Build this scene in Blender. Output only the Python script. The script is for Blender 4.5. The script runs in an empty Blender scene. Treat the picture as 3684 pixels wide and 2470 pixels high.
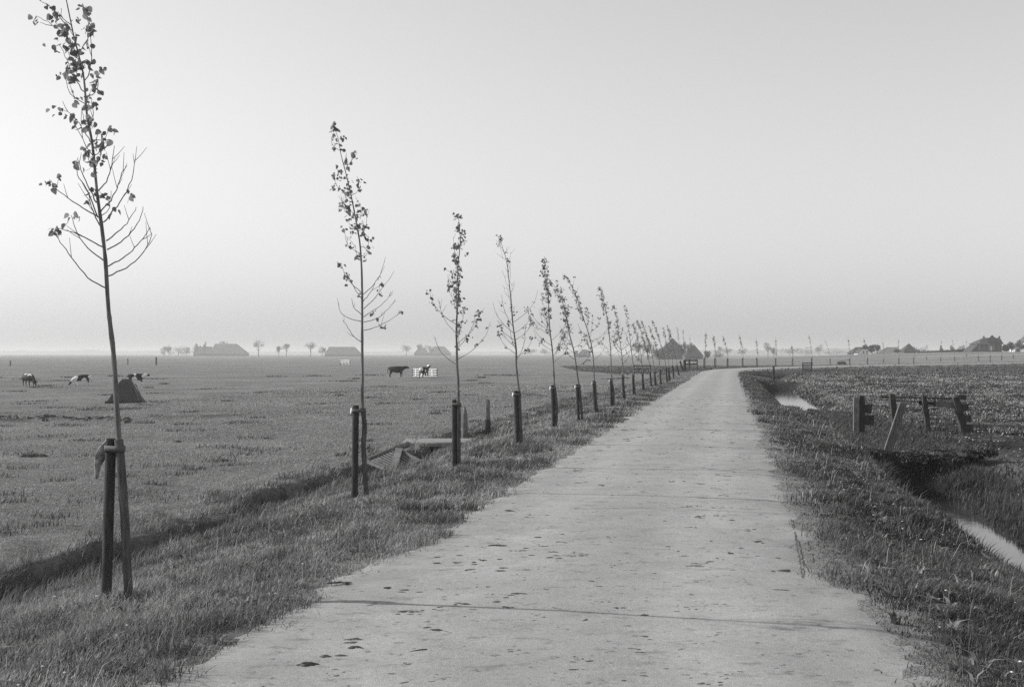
import bpy, math, random
import numpy as np
from mathutils import Vector

# ------------------------------------------------------------------ camera, sky, sun, exposure
S = bpy.context.scene
COL = S.collection
F = 4400.0                     # focal length in photograph pixels (3684 x 2470)
CX, HY = 1842.0, 1271.5        # principal column, horizon row
CAMH = 1.70

cam_d = bpy.data.cameras.new('camera')
cam_d.sensor_width = 36.0
cam_d.lens = 36.0 * F / 3684.0
cam_d.shift_y = (HY - 1235.0) / 3684.0
cam_d.clip_start = 0.1
cam_d.clip_end = 20000.0
cam = bpy.data.objects.new('camera', cam_d)
COL.objects.link(cam)
cam.location = (0, 0, CAMH)
cam.rotation_euler = (math.radians(90), 0, 0)
S.camera = cam

SUN_EL = math.radians(27.0)
SUN_AZ = math.radians(-77.0)   # measured from +Y towards +X : the sun stands to the left, a little ahead
sun_dir = Vector((math.sin(SUN_AZ) * math.cos(SUN_EL), math.cos(SUN_AZ) * math.cos(SUN_EL), math.sin(SUN_EL)))
sd = bpy.data.lights.new('sun', 'SUN')
sd.energy = 3.6
sd.angle = math.radians(0.5)
sd.color = (1.0, 0.995, 0.985)
so = bpy.data.objects.new('sun', sd)
COL.objects.link(so)
so.rotation_euler = (-sun_dir).to_track_quat('-Z', 'Y').to_euler()

W = bpy.data.worlds.new('World')
S.world = W
W.use_nodes = True
nt = W.node_tree
nt.nodes.clear()
sky = nt.nodes.new('ShaderNodeTexSky')
sky.sky_type = 'NISHITA'
sky.sun_disc = False
sky.sun_elevation = SUN_EL
sky.sun_rotation = SUN_AZ
sky.air_density = 1.2
sky.dust_density = 0.25
sky.ozone_density = 1.0
sepc = nt.nodes.new('ShaderNodeSeparateColor')          # grey response of a blue-sensitive film
m1 = nt.nodes.new('ShaderNodeMath'); m1.operation = 'MULTIPLY'; m1.inputs[1].default_value = .10
bw = nt.nodes.new('ShaderNodeMath'); bw.operation = 'MULTIPLY_ADD'; bw.inputs[1].default_value = .84
bg = nt.nodes.new('ShaderNodeBackground')
bg.inputs['Strength'].default_value = 0.118
wo = nt.nodes.new('ShaderNodeOutputWorld')
nt.links.new(sky.outputs[0], sepc.inputs[0]); nt.links.new(sepc.outputs[1], m1.inputs[0]); nt.links.new(sepc.outputs[2], bw.inputs[0]); nt.links.new(m1.outputs[0], bw.inputs[2])
nt.links.new(bw.outputs[0], bg.inputs['Color'])
nt.links.new(bg.outputs[0], wo.inputs['Surface'])

S.view_settings.view_transform = 'Standard'
S.view_settings.look = 'None'
S.view_settings.exposure = 0.40
S.view_settings.gamma = 1.0
S.render.engine = 'CYCLES'
S.cycles.max_bounces = 6
S.cycles.diffuse_bounces = 3
S.cycles.volume_bounces = 1
S.cycles.use_denoising = False

rng = np.random.default_rng(7)
R = random.Random(11)

# ------------------------------------------------------------------ noise and terrain
def _h(i, j, k):
    n = (i.astype(np.int64) * 374761393 + j.astype(np.int64) * 668265263 + k * 982451653) & 0xFFFFFFFF
    n = ((n ^ (n >> 13)) * 1274126177) & 0xFFFFFFFF
    n = (n ^ (n >> 16)) & 0xFFFFFFFF
    return n / 4294967295.0

def vnoise(x, y, k=0):
    x = np.asarray(x, float); y = np.asarray(y, float)
    i = np.floor(x); j = np.floor(y)
    fx = x - i; fy = y - j
    fx = fx * fx * (3 - 2 * fx); fy = fy * fy * (3 - 2 * fy)
    i = i.astype(np.int64); j = j.astype(np.int64)
    a = _h(i, j, k); b = _h(i + 1, j, k); c = _h(i, j + 1, k); d = _h(i + 1, j + 1, k)
    return (a * (1 - fx) + b * fx) * (1 - fy) + (c * (1 - fx) + d * fx) * fy

def fbm(x, y, k=0, o=3):
    s = 0; a = 0.5; t = 0
    for n in range(o):
        s = s + a * vnoise(x * 2 ** n + 17.3 * n, y * 2 ** n + 5.1 * n, k + n); t += a; a *= 0.5
    return s / t - 0.5          # about -0.5 .. 0.5

def sstep(a, b, v):
    t = np.clip((np.asarray(v, float) - a) / (b - a), 0, 1)
    return t * t * (3 - 2 * t)

SL = 0.178
def hw_extra(Y): return .30 * (1 - sstep(6.8, 11.0, Y))
def cx(Y): return 0.17 + SL * (Y - 6.85)
KY = np.array([-60, 0, 60, 100, 113, 122, 132, 141, 150, 160, 172, 192, 216, 250, 300, 420.])
KX = np.array([cx(-60), cx(0), cx(60), cx(100), 19.2, 21.2, 24.2, 28.2, 33.6, 40.5, 49, 67, 90, 125, 175, 300.])
# Catmull-like smooth resampling of the centre line
def _smooth_line():
    t = np.concatenate([[0], np.cumsum(np.hypot(np.diff(KX), np.diff(KY)))])
    tt = np.arange(0, t[-1], 1.5)
    px = np.interp(tt, t, KX); py = np.interp(tt, t, KY)
    for _ in range(14):
        px[1:-1] = (px[:-2] + 2 * px[1:-1] + px[2:]) / 4
        py[1:-1] = (py[:-2] + 2 * py[1:-1] + py[2:]) / 4
    return px, py
LX, LY = _smooth_line()
LT = np.concatenate([[0], np.cumsum(np.hypot(np.diff(LX), np.diff(LY)))])

def frame(x, y):
    """signed distance to the road's centre line (right positive) and distance along it as the row's Y"""
    x = np.asarray(x, float).ravel(); y = np.asarray(y, float).ravel()
    d = np.empty_like(x); s = np.empty_like(x)
    k = 1 / math.sqrt(1 + SL * SL)
    near = (y < 85) & (x < 40)
    d[near] = (x[near] - cx(y[near])) * k
    s[near] = y[near] + d[near] * SL * k * -1.0
    far = np.where(~near)[0]
    tx = np.gradient(LX); ty = np.gradient(LY); tl = np.hypot(tx, ty); tx = tx / tl; ty = ty / tl
    for a in range(0, len(far), 8000):
        ix = far[a:a + 8000]
        dd = (x[ix, None] - LX[None]) ** 2 + (y[ix, None] - LY[None]) ** 2
        m = dd.argmin(1)
        ex = x[ix] - LX[m]; ey = y[ix] - LY[m]
        cr = ex * ty[m] - ey * tx[m]
        al = ex * tx[m] + ey * ty[m]
        big = np.sqrt(dd[np.arange(len(ix)), m])
        d[ix] = np.where(big > 20, np.sign(cr) * big, cr)
        s[ix] = LT[m] - LT[40] + LY[40] / 1.0 * 0 + al
    # along-line coordinate expressed so that it agrees with Y on the straight part
    if len(far):
        t0 = np.interp(60, LY, LT)
        s[far] = 60 + (s[far] + LT[40] - t0) * k
    return d, s

RP_D = [0, 1.7, 2.4, 3.55, 3.9, 4.25, 4.65, 5.05, 6.3, 9, 30]
RP_Z = [0, -.0, -.07, -.30, -.72, -1.08, -1.08, -.84, -.40, -.42, -.46]
RF_Z = [0, -.0, -.06, -.20, -.24, -.27, -.32, -.34, -.36, -.44, -.46]
LP_D = [0, 1.75, 2.6, 3.2, 4.9, 5.3, 5.65, 5.95, 6.2, 8, 40, 90]
LP_Z = [0, -.0, -.02, -.06, -.42, -.8, -1.0, -.95, -.50, -.55, -1.0, -1.0]
LS_Z = [0, -.0, -.02, -.06, -.38, -.47, -.56, -.58, -.54, -.56, -1.0, -1.0]
LQ_Z = [0, -.0, -.04, -.07, -.12, -.15, -.18, -.2, -.22, -.28, -1.0, -1.0]

def terrain(x, y, fine=True):
    x = np.asarray(x, float); shp = x.shape
    x = x.ravel(); y = np.asarray(y, float).ravel()
    d, s = frame(x, y)
    d = d - np.sign(d) * np.minimum(np.abs(d), 1.8) * hw_extra(y) / 1.8 * (1 - sstep(2.2, 3.4, np.abs(d)))
    wob = 0.45 * fbm(x * .9, y * .9, 3, 3)
    u = -d
    wl = 1.1 * fbm(x * .6, y * .6, 6, 2) + .5 * fbm(x * 2.4, y * 2.4, 8, 3)
    zl = np.interp(u + wl * sstep(4.2, 5.4, u), LP_D, LP_Z)
    zs_ = np.interp(u + wob * .6, LP_D, LS_Z)
    dep = np.clip(.95 - .75 * sstep(14, 21, y) + 1.2 * sstep(21, 22.5, y) * (1 - sstep(34, 38, y)) + 2.0 * fbm(x * .5, y * .5, 12, 2), .08, 1)
    zl = zs_ + (zl - zs_) * dep
    zq = np.interp(u, LP_D, LQ_Z)
    z_l = zl + (zq - zl) * sstep(108, 124, s)
    dr = d + 0.5 * wob * sstep(2.8, 3.6, d)
    zr = np.interp(dr, RP_D, RP_Z)
    zr2 = np.interp(dr, [0, 1.7, 2.4, 2.95, 3.3, 3.65, 4.95, 5.35, 6.3, 9, 30], RP_Z)
    zr = zr + (zr2 - zr) * sstep(38, 42, s)
    zf = np.interp(d, RP_D, RF_Z)
    m = sstep(22.6, 23.6, s + wob) * (1 - sstep(40, 45.5, s + wob))
    m = np.maximum(m, sstep(83.5, 87, s) * (1 - sstep(96, 100, s)))
    z_r = zr + (zf - zr) * m
    z = np.where(d < 0, z_l, z_r)
    off = sstep(1.55, 2.3, np.abs(d))
    z = z + off * 0.05 * fbm(x * 1.7, y * 1.7, 9, 3)
    rough = sstep(6.0, 8.0, d) * (y < 400)
    z = z + rough * (0.30 * fbm(x * .16, y * .22, 21, 3) + 0.14 * fbm(x * .5, y * .5, 22, 2) + 0.10 * fbm(x * 1.6, y * 1.6, 23, 2))
    for fy, fs, fd in ((41, .10, .16), (57, -.12, .20), (76, .05, .22), (98, .10, .25)):
        z = z - rough * fd * np.exp(-((y - fy - fs * x + 2.2 * fbm(x * .12, y * 0, 25, 2)) / .7) ** 2)
    z = z + sstep(6.2, 7.5, u) * 0.07 * fbm(x * .6, y * .6, 31, 3)
    z = z + sstep(6.0, 6.6, u) * (1 - sstep(8.0, 11.0, u)) * .13 * fbm(x * 1.9, y * 1.4, 35, 3) * (s < 110)
    # sods and mole hills in a line across the pasture
    z = z + 0.16 * sstep(.1, .35, fbm(x * 1.3, y * 1.1, 41, 2)) * np.exp(-((y - 46 - 0.05 * x) / 1.6) ** 2) * (x < -7.5)
    z = z + 3.3 * np.exp(-(((x - 158) / 72) ** 2 + ((y - 405) / 105) ** 2))
    z = z - 0.05 * (np.abs(d) < 1.5) - 0.10 * (np.abs(d) < 2.1) * sstep(95, 125, s)
    return z.reshape(shp)

def gp(px, py):
    """where the view line through a photograph pixel meets the ground"""
    Y = np.geomspace(4, 3500, 2500)
    X = (px - CX) / F * Y
    zr = CAMH - (py - HY) / F * Y
    t = terrain(X, Y)
    i = int(np.argmax(zr < t))
    a = (zr[i - 1] - t[i - 1]) / max(1e-9, (zr[i - 1] - t[i - 1]) + (t[i] - zr[i]))
    y = Y[i - 1] + (Y[i] - Y[i - 1]) * a
    x = (px - CX) / F * y
    return Vector((x, y, float(terrain(np.array([x]), np.array([y]))[0])))

def tz(x, y): return float(terrain(np.array([x]), np.array([y]))[0])
def at(px, py, Y): return Vector(((px - CX) / F * Y, Y, CAMH - (py - HY) / F * Y))

# ------------------------------------------------------------------ materials (grey values: the photograph is black and white)
def mat(name, build=None, v=0.2, rough=0.85, spec=0.2):
    m = bpy.data.materials.new(name); m.use_nodes = True
    n = m.node_tree.nodes; b = n['Principled BSDF']
    b.inputs['Base Color'].default_value = (v, v, v, 1)
    b.inputs['Roughness'].default_value = rough
    b.inputs['Specular IOR Level'].default_value = spec
    if build: build(m.node_tree, b)
    return m

class NG:
    def __init__(s, t, b): s.t = t; s.b = b; s.n = t.nodes
    def pos(s): return s.n.new('ShaderNodeNewGeometry').outputs['Position']
    def obj(s): return s.n.new('ShaderNodeTexCoord').outputs['Object']
    def scale(s, vec, x, y, z):
        m = s.n.new('ShaderNodeMapping'); m.inputs['Scale'].default_value = (x, y, z)
        s.t.links.new(vec, m.inputs['Vector']); return m.outputs[0]
    def noise(s, vec, sc, det=3, ro=.55):
        t = s.n.new('ShaderNodeTexNoise'); t.inputs['Scale'].default_value = sc
        t.inputs['Detail'].default_value = det; t.inputs['Roughness'].default_value = ro
        s.t.links.new(vec, t.inputs['Vector']); return t.outputs['Fac']
    def voro(s, vec, sc):
        t = s.n.new('ShaderNodeTexVoronoi'); t.inputs['Scale'].default_value = sc
        s.t.links.new(vec, t.inputs['Vector']); return t.outputs['Distance']
    def mr(s, v, a, b, c, d):
        t = s.n.new('ShaderNodeMapRange'); t.clamp = True
        for k, q in enumerate((a, b, c, d)): t.inputs[k + 1].default_value = q
        s.t.links.new(v, t.inputs[0]); return t.outputs[0]
    def m(s, op, a, b=None):
        t = s.n.new('ShaderNodeMath'); t.operation = op
        for k, q in enumerate((a, b)):
            if q is None: continue
            if isinstance(q, (int, float)): t.inputs[k].default_value = q
            else: s.t.links.new(q, t.inputs[k])
        return t.outputs[0]
    def attr(s, name):
        t = s.n.new('ShaderNodeAttribute'); t.attribute_name = name; return t.outputs['Fac']
    def mix(s, f, a, b):
        t = s.n.new('ShaderNodeMix'); t.data_type = 'FLOAT'
        for k, q in ((0, f), (2, a), (3, b)):
            if isinstance(q, (int, float)): t.inputs[k].default_value = q
            else: s.t.links.new(q, t.inputs[k])
        return t.outputs[0]
    def color(s, v): s.t.links.new(v, s.b.inputs['Base Color'])
    def bump(s, v, st=.5, dist=.02):
        t = s.n.new('ShaderNodeBump'); t.inputs['Strength'].default_value = st; t.inputs['Distance'].default_value = dist
        s.t.links.new(v, t.inputs['Height']); s.t.links.new(t.outputs[0], s.b.inputs['Normal'])

def _ground(t, b):
    g = NG(t, b); p = g.pos()
    big = g.noise(p, .09, 4); mid = g.noise(p, .8, 4, .6); sm = g.noise(p, 7, 5, .7); fine = g.noise(p, 40, 3, .7)
    base = g.m('MULTIPLY', g.mr(big, .3, .7, .80, 1.18), g.mr(mid, .25, .75, .78, 1.22))
    base = g.m('MULTIPLY', base, g.mr(sm, .28, .72, .7, 1.28))
    base = g.m('MULTIPLY', base, g.mr(fine, .3, .7, .7, 1.3))
    smooth = g.m('MULTIPLY', base, .225)
    # rough, partly dry grass of the pasture inside the bend
    r1 = g.noise(p, .35, 5, .65); r2 = g.noise(p, 2.6, 4, .7)
    dry = g.m('MULTIPLY', g.mr(r1, .42, .62, .35, 1.5), g.mr(r2, .35, .68, .3, 1.9))
    roughv = g.m('MULTIPLY', g.m('MULTIPLY', dry, g.mr(fine, .3, .7, .6, 1.4)), .105)
    v = g.mix(g.attr('rough'), smooth, roughv)
    v = g.mix(g.attr('verge'), v, g.m('MULTIPLY', base, .085))
    soil = g.m('MULTIPLY', g.mr(sm, .3, .7, .025, .075), g.mr(fine, .3, .7, .7, 1.3))
    v = g.mix(g.attr('soil'), v, soil)
    sand = g.m('MULTIPLY', g.mr(fine, .3, .7, .2, .36), g.mr(sm, .3, .7, .8, 1.15))
    v = g.mix(g.attr('sand'), v, sand)
    v = g.mix(g.attr('stubble'), v, .28)
    g.color(v)
    g.bump(g.m('ADD', g.m('MULTIPLY', sm, 1.0), g.m('MULTIPLY', fine, .4)), 1.0, .10)
M_GROUND = mat('ground_grass', _ground, rough=1.0, spec=0.0)

def _road(t, b):
    g = NG(t, b); p = g.pos()
    grain = g.noise(p, 130, 2, .7); g2 = g.noise(p, 30, 4, .7); mid = g.noise(p, 2.2, 5, .65); big = g.noise(p, .35, 3)
    v = g.m('MULTIPLY', g.mr(grain, .3, .7, .72, 1.22), g.mr(g2, .3, .7, .86, 1.14))
    v = g.m('MULTIPLY', v, g.mr(mid, .3, .7, .88, 1.1))
    v = g.m('MULTIPLY', v, g.mr(big, .3, .7, .93, 1.07))
    st = g.noise(g.scale(p, 1.0, 1.9, 1), 3.4, 6, .72)
    v = g.m('MULTIPLY', v, g.mr(st, .56, .66, 1.0, .68))
    sp = g.noise(p, 14, 3, .6)
    v = g.m('MULTIPLY', v, g.mr(sp, .63, .72, 1.0, .5))
    v = g.m('MULTIPLY', v, .36)
    wt = g.m('ABSOLUTE', g.m('SUBTRACT', g.m('ADD', g.attr('lat'), g.mr(g.noise(p, .8, 2), .3, .7, -.15, .15)), .78))
    v = g.m('MULTIPLY', v, g.mr(wt, .05, .5, 1.06, .93))
    v = g.m('MULTIPLY', v, g.mr(g.m('MULTIPLY', g.attr('edge'), g.mr(mid, .35, .6, 0, 1)), 0, 1, 1.0, 1.14))
    v = g.m('MULTIPLY', v, g.mr(g.m('MULTIPLY', g.attr('edge'), g.mr(g2, .52, .62, 0, 1)), 0, 1, 1.0, .62))
    g.color(v)
    g.bump(g.m('ADD', grain, g.m('MULTIPLY', mid, 1.5)), .5, .008)
M_ROAD = mat('road_surface', _road, rough=.95, spec=.08)

def _blade(t, b):
    g = NG(t, b); a = g.attr('shade')
    g.color(a)
    tr = t.nodes.new('ShaderNodeBsdfTranslucent'); t.links.new(a, tr.inputs[0])
    mx = t.nodes.new('ShaderNodeMixShader'); mx.inputs[0].default_value = .3
    t.links.new(b.outputs[0], mx.inputs[1]); t.links.new(tr.outputs[0], mx.inputs[2])
    t.links.new(mx.outputs[0], t.nodes['Material Output'].inputs[0])
M_BLADE = mat('grass_blade', _blade, rough=.6, spec=.25)

def leafmat(name, v, tr_f=.25):
    def f(t, b):
        g = NG(t, b); n = g.mr(g.noise(g.pos(), 9, 2), .3, .7, v * .6, v * 1.4); g.color(n)
        tr = t.nodes.new('ShaderNodeBsdfTranslucent'); t.links.new(n, tr.inputs[0])
        mx = t.nodes.new('ShaderNodeMixShader'); mx.inputs[0].default_value = tr_f
        t.links.new(b.outputs[0], mx.inputs[1]); t.links.new(tr.outputs[0], mx.inputs[2])
        t.links.new(mx.outputs[0], t.nodes['Material Output'].inputs[0])
    return mat(name, f, rough=.6, spec=.2)
M_LEAF = leafmat('poplar_leaf', .22, .45)
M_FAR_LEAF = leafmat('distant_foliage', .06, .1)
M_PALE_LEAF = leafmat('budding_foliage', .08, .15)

def woodmat(name, v, sc=1.0, cont=.5):
    def f(t, b):
        g = NG(t, b); p = g.obj()
        a = g.noise(g.scale(p, 40 * sc, 40 * sc, 4 * sc), 1, 4, .65); c = g.noise(p, 5, 3)
        v1 = g.m('MULTIPLY', g.mr(a, .3, .7, 1 - cont, 1 + cont), g.mr(c, .3, .7, .75, 1.25))
        g.color(g.m('MULTIPLY', v1, v)); g.bump(a, .6, .01)
    return mat(name, f, rough=.9, spec=.12)
M_STAKE = woodmat('tarred_stake_wood', .055)
M_BARK = woodmat('sapling_bark', .15, 1.5)
M_WRAP = woodmat('wrapped_bark', .09, 1.2)
M_OLD = woodmat('weathered_wood', .17)
M_OLDD = woodmat('dark_weathered_wood', .06)
M_SHELT = mat('shelter_board', lambda t, b: (lambda g: g.color(g.mr(g.noise(g.obj(), 3, 4), .3, .7, .06, .10)))(NG(t, b)))
M_GREYW = woodmat('silver_grey_wood', .12)
M_SLAT = woodmat('slat_wood', .17)
M_PALEW = woodmat('bleached_wood', .42)
M_TRUNK = woodmat('tree_trunk_bark', .06)
M_STRAP = mat('rubber_strap', v=.10, rough=.7)
M_CLOTH = mat('pale_sacking', lambda t, b: (lambda g: g.color(g.mr(g.noise(g.obj(), 30, 3), .3, .7, .45, .7)))(NG(t, b)))
M_SACK = mat('torn_sacking', lambda t, b: (lambda g: g.color(g.mr(g.noise(g.obj(), 14, 3), .35, .65, .12, .5)))(NG(t, b)))
M_GATEW = mat('whitewashed_board', lambda t, b: (lambda g: g.color(g.mr(g.noise(g.obj(), 6, 4), .3, .7, .55, .85)))(NG(t, b)))
M_ROOF = mat('roof_tile', lambda t, b: (lambda g: g.color(g.mr(g.noise(g.obj(), 1.2, 4), .3, .7, .045, .09)))(NG(t, b)))
M_ROOFL = mat('thatch_roof', lambda t, b: (lambda g: g.color(g.mr(g.noise(g.obj(), 1.2, 4), .3, .7, .10, .17)))(NG(t, b)))
M_BRICK = mat('farm_brick', lambda t, b: (lambda g: g.color(g.mr(g.noise(g.obj(), 2, 4), .3, .7, .07, .14)))(NG(t, b)))
M_WHITE = mat('white_plaster', lambda t, b: (lambda g: g.color(g.mr(g.noise(g.obj(), 1, 3), .3, .7, .6, .8)))(NG(t, b)))
M_GLASS = mat('window_glass', v=.02, rough=.15, spec=.5)
M_CONC = mat('old_concrete', lambda t, b: (lambda g: g.color(g.mr(g.noise(g.pos(), 12, 5, .7), .3, .7, .15, .34)))(NG(t, b)), rough=.95)
M_MUD = mat('dry_mud', lambda t, b: (lambda g: g.color(g.mr(g.noise(g.pos(), 20, 3), .3, .7, .05, .13)))(NG(t, b)), rough=.95)
M_CRACK_SHADE = mat('crack_and_shadow_line', v=.09, rough=.95)
M_FLOWER = mat('white_petal', v=.75, rough=.7)
M_HOOF = mat('black_coat', v=.018, rough=.7)

def _water(t, b):
    g = NG(t, b)
    b.inputs['Base Color'].default_value = (.05, .05, .05, 1)
    b.inputs['Roughness'].default_value = .08
    b.inputs['Specular IOR Level'].default_value = .9
    b.inputs['IOR'].default_value = 1.45
    g.bump(g.noise(g.scale(g.pos(), 1, .6, 1), 9, 4), .12, .01)
    b.inputs['Metallic'].default_value = 0.0
M_WATER = mat('ditch_water', _water)

def cowmat(name, seed, thr):
    def f(t, b):
        g = NG(t, b)
        mp = t.nodes.new('ShaderNodeMapping'); mp.inputs['Location'].default_value = (seed, seed * .7, 0)
        t.links.new(g.obj(), mp.inputs[0])
        n = g.noise(mp.outputs[0], 1.7, 1.5)
        g.color(g.mr(n, thr - .012, thr + .012, .75, .016))
    return mat(name, f, rough=.7)

# ------------------------------------------------------------------ mesh helpers
def tag(o, label=None, cat=None, group=None, kind=None):
    if label: o['label'] = label
    if cat: o['category'] = cat
    if group: o['group'] = group
    if kind: o['kind'] = kind
    return o

def empty(name, loc, rz=0):
    o = bpy.data.objects.new(name, None); COL.objects.link(o)
    o.empty_display_size = .2; o.location = loc; o.rotation_euler = (0, 0, rz)
    return o

class MB:
    """collects shapes in world (or local) coordinates; build() links them as ONE mesh object"""
    def __init__(s): s.v = []; s.f = []; s.sm = True
    def add(s, vs, fs):
        k = len(s.v); s.v += [tuple(p) for p in vs]; s.f += [tuple(i + k for i in q) for q in fs]; return s
    def box(s, c, sz, rot=None):
        c = Vector(c); hx, hy, hz = sz[0] / 2, sz[1] / 2, sz[2] / 2
        vs = [Vector((a * hx, b * hy, e * hz)) for a in (-1, 1) for b in (-1, 1) for e in (-1, 1)]
        if rot is not None: vs = [rot @ p for p in vs]
        return s.add([p + c for p in vs], [(0, 1, 3, 2), (4, 6, 7, 5), (0, 4, 5, 1), (2, 3, 7, 6), (0, 2, 6, 4), (1, 5, 7, 3)])
    def bar(s, a, b, w, h, up=(0, 0, 1)):
        a = Vector(a); b = Vector(b); t = (b - a); L = t.length; t.normalize()
        sd_ = t.cross(Vector(up)); sd_.normalize(); u = sd_.cross(t)
        vs = []
        for p in (a, b):
            for i, j in ((-1, -1), (1, -1), (1, 1), (-1, 1)): vs.append(p + sd_ * (i * w / 2) + u * (j * h / 2))
        return s.add(vs, [(3, 2, 1, 0), (4, 5, 6, 7), (0, 1, 5, 4), (1, 2, 6, 5), (2, 3, 7, 6), (3, 0, 4, 7)])
    def tube(s, pts, rad, n=8, jit=0.0, rr=None, ph=0.0):
        pts = [Vector(p) for p in pts]; rr = rr or R
        if not isinstance(rad, (list, tuple)): rad = [rad] * len(pts)
        vs = []; N = len(pts); ref = Vector((0.13, 1, 0.07)).normalized()
        for i, p in enumerate(pts):
            t = (pts[min(i + 1, N - 1)] - pts[max(i - 1, 0)])
            if t.length < 1e-9: t = Vector((0, 0, 1))
            t.normalize(); a = t.cross(ref)
            if a.length < 1e-3: a = t.cross(Vector((1, 0, 0)))
            a.normalize(); b = t.cross(a)
            for k in range(n):
                th = 2 * math.pi * k / n + ph; r = rad[i] * (1 + jit * (rr.random() - .5))
                vs.append(p + a * (math.cos(th) * r) + b * (math.sin(th) * r))
        fs = [(i * n + k, i * n + (k + 1) % n, (i + 1) * n + (k + 1) % n, (i + 1) * n + k) for i in range(N - 1) for k in range(n)]
        fs.append(tuple(range(n))[::-1]); fs.append(tuple((N - 1) * n + k for k in range(n)))
        return s.add(vs, fs)
    def build(s, name, m, parent=None, origin=None, smooth=True):
        o0 = Vector(origin) if origin is not None else (parent.location.copy() if parent is not None and parent.parent is None and parent.type == 'EMPTY' else Vector((0, 0, 0)))
        if parent is not None and parent.type == 'MESH' and 'org' in parent: o0 = Vector(parent['org'])
        me = bpy.data.meshes.new(name)
        me.from_pydata([tuple(Vector(p) - o0) for p in s.v], [], s.f)
        me.materials.append(m); me.update()
        if smooth:
            me.polygons.foreach_set('use_smooth', [True] * len(me.polygons))
            try: me.set_sharp_from_angle(angle=math.radians(40))
            except Exception: pass
        o = bpy.data.objects.new(name, me); COL.objects.link(o)
        if parent is not None:
            o.parent = parent
            if parent.type == 'EMPTY': pass
        else: o.location = o0
        return o

def np_mesh(name, V, Fq, m, attrs=None, smooth=False, corners=4):
    me = bpy.data.meshes.new(name)
    V = np.ascontiguousarray(V, dtype=np.float32); Fq = np.ascontiguousarray(Fq, dtype=np.int32)
    nv = len(V); nf = len(Fq)
    me.vertices.add(nv); me.vertices.foreach_set('co', V.ravel())
    me.loops.add(nf * corners); me.loops.foreach_set('vertex_index', Fq.ravel())
    me.polygons.add(nf); me.polygons.foreach_set('loop_start', np.arange(0, nf * corners, corners, dtype=np.int32))
    if smooth: me.polygons.foreach_set('use_smooth', np.ones(nf, bool))
    for k, a in (attrs or {}).items():
        at_ = me.attributes.new(k, 'FLOAT', 'POINT'); at_.data.foreach_set('value', np.ascontiguousarray(a, np.float32))
    me.materials.append(m); me.update(calc_edges=True); me.validate()
    o = bpy.data.objects.new(name, me); COL.objects.link(o)
    return o

# ------------------------------------------------------------------ the ground
def graded(a, b, step, grow):
    out = [a]
    while out[-1] < b: out.append(out[-1] + max(step, grow * abs(out[-1])))
    return np.array(out)

ys = np.concatenate([np.arange(-40, 3, 1.0), graded(3.0, 5900, .11, .0065)])
up = graded(0, 8.0, .085, 0); us = graded(8.0, 3600, .2, .035)
pos = np.concatenate([up, us[1:]])
uu = np.concatenate([-pos[::-1], pos[1:]])
YY, UU = np.meshgrid(ys, uu, indexing='ij')
CXX = cx(np.minimum(YY, 118))
XX = CXX + UU
ZZ = terrain(XX, YY)
DD, SS = frame(XX, YY)
DD = DD.reshape(XX.shape); SS = SS.reshape(XX.shape)
wobg = fbm(XX * 1.5, YY * 1.5, 51, 3)
rough_a = sstep(5.6, 7.0, DD + wobg) * (1 - sstep(260, 330, YY))
rough_a = rough_a * (1 - .55 * sstep(110, 140, YY))
verge_a = np.where(DD > 0, 1 - sstep(5.5, 6.6, DD + wobg), 1 - sstep(5.6, 6.4, -DD + wobg)) * (1 - sstep(120, 150, SS))
gy, gx = np.gradient(ZZ)
soil_l = sstep(4.95, 5.35, -DD + .5 * wobg) * (1 - sstep(6.15, 6.4, -DD + .5 * wobg)) * (SS < 112)
soil_r = sstep(3.75, 3.95, DD + .5 * sstep(38, 42, SS)) * (1 - sstep(5.3, 6.0, DD + wobg)) * (ZZ < -.42)
soil = np.clip(.8 * soil_l * sstep(-.55, -.8, ZZ) + .9 * soil_r, 0, 1)
clod = sstep(.12, .3, fbm(XX * 1.3, YY * 1.1, 41, 2)) * np.exp(-((YY - 45.6 - 0.05 * XX) / 1.4) ** 2) * (XX < -7.5)
soil = np.clip(soil + clod * .8, 0, 1)
sand = np.clip(sstep(1.4, 1.6, np.abs(DD)) * (1 - sstep(1.85, np.where(DD > 0, 2.6, 2.25), np.abs(DD) - hw_extra(YY) + .9 * wobg)), 0, 1)
sand = np.maximum(sand, .9 * (1 - sstep(.45, .9, np.hypot((XX + .9) / 1.4, (YY - 31.0) / 1.1) + wobg)) * (DD < -5.2))
stub = sstep(700, 760, YY) * (1 - sstep(880, 900, YY)) * sstep(.17, .19, XX / np.maximum(YY, 1)) * (1 - sstep(.25, .27, XX / np.maximum(YY, 1)))
hw = np.exp(-(((XX - 140) / 40) ** 2 + ((YY - 352) / 9) ** 2)); stub = np.maximum(stub, sstep(.4, .7, hw))
nr, nc = XX.shape
idx = np.arange(nr * nc).reshape(nr, nc)
Fq = np.stack([idx[:-1, :-1], idx[:-1, 1:], idx[1:, 1:], idx[1:, :-1]], -1).reshape(-1, 4)
gnd = np_mesh('ground', np.stack([XX, YY, ZZ], -1).reshape(-1, 3), Fq, M_GROUND,
              dict(rough=rough_a.ravel(), verge=verge_a.ravel(), soil=soil.ravel(), sand=sand.ravel(), stubble=stub.ravel()), smooth=True)
tag(gnd, 'flat grass pasture and verges cut by shallow ditches', 'ground', kind='structure')

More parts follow.
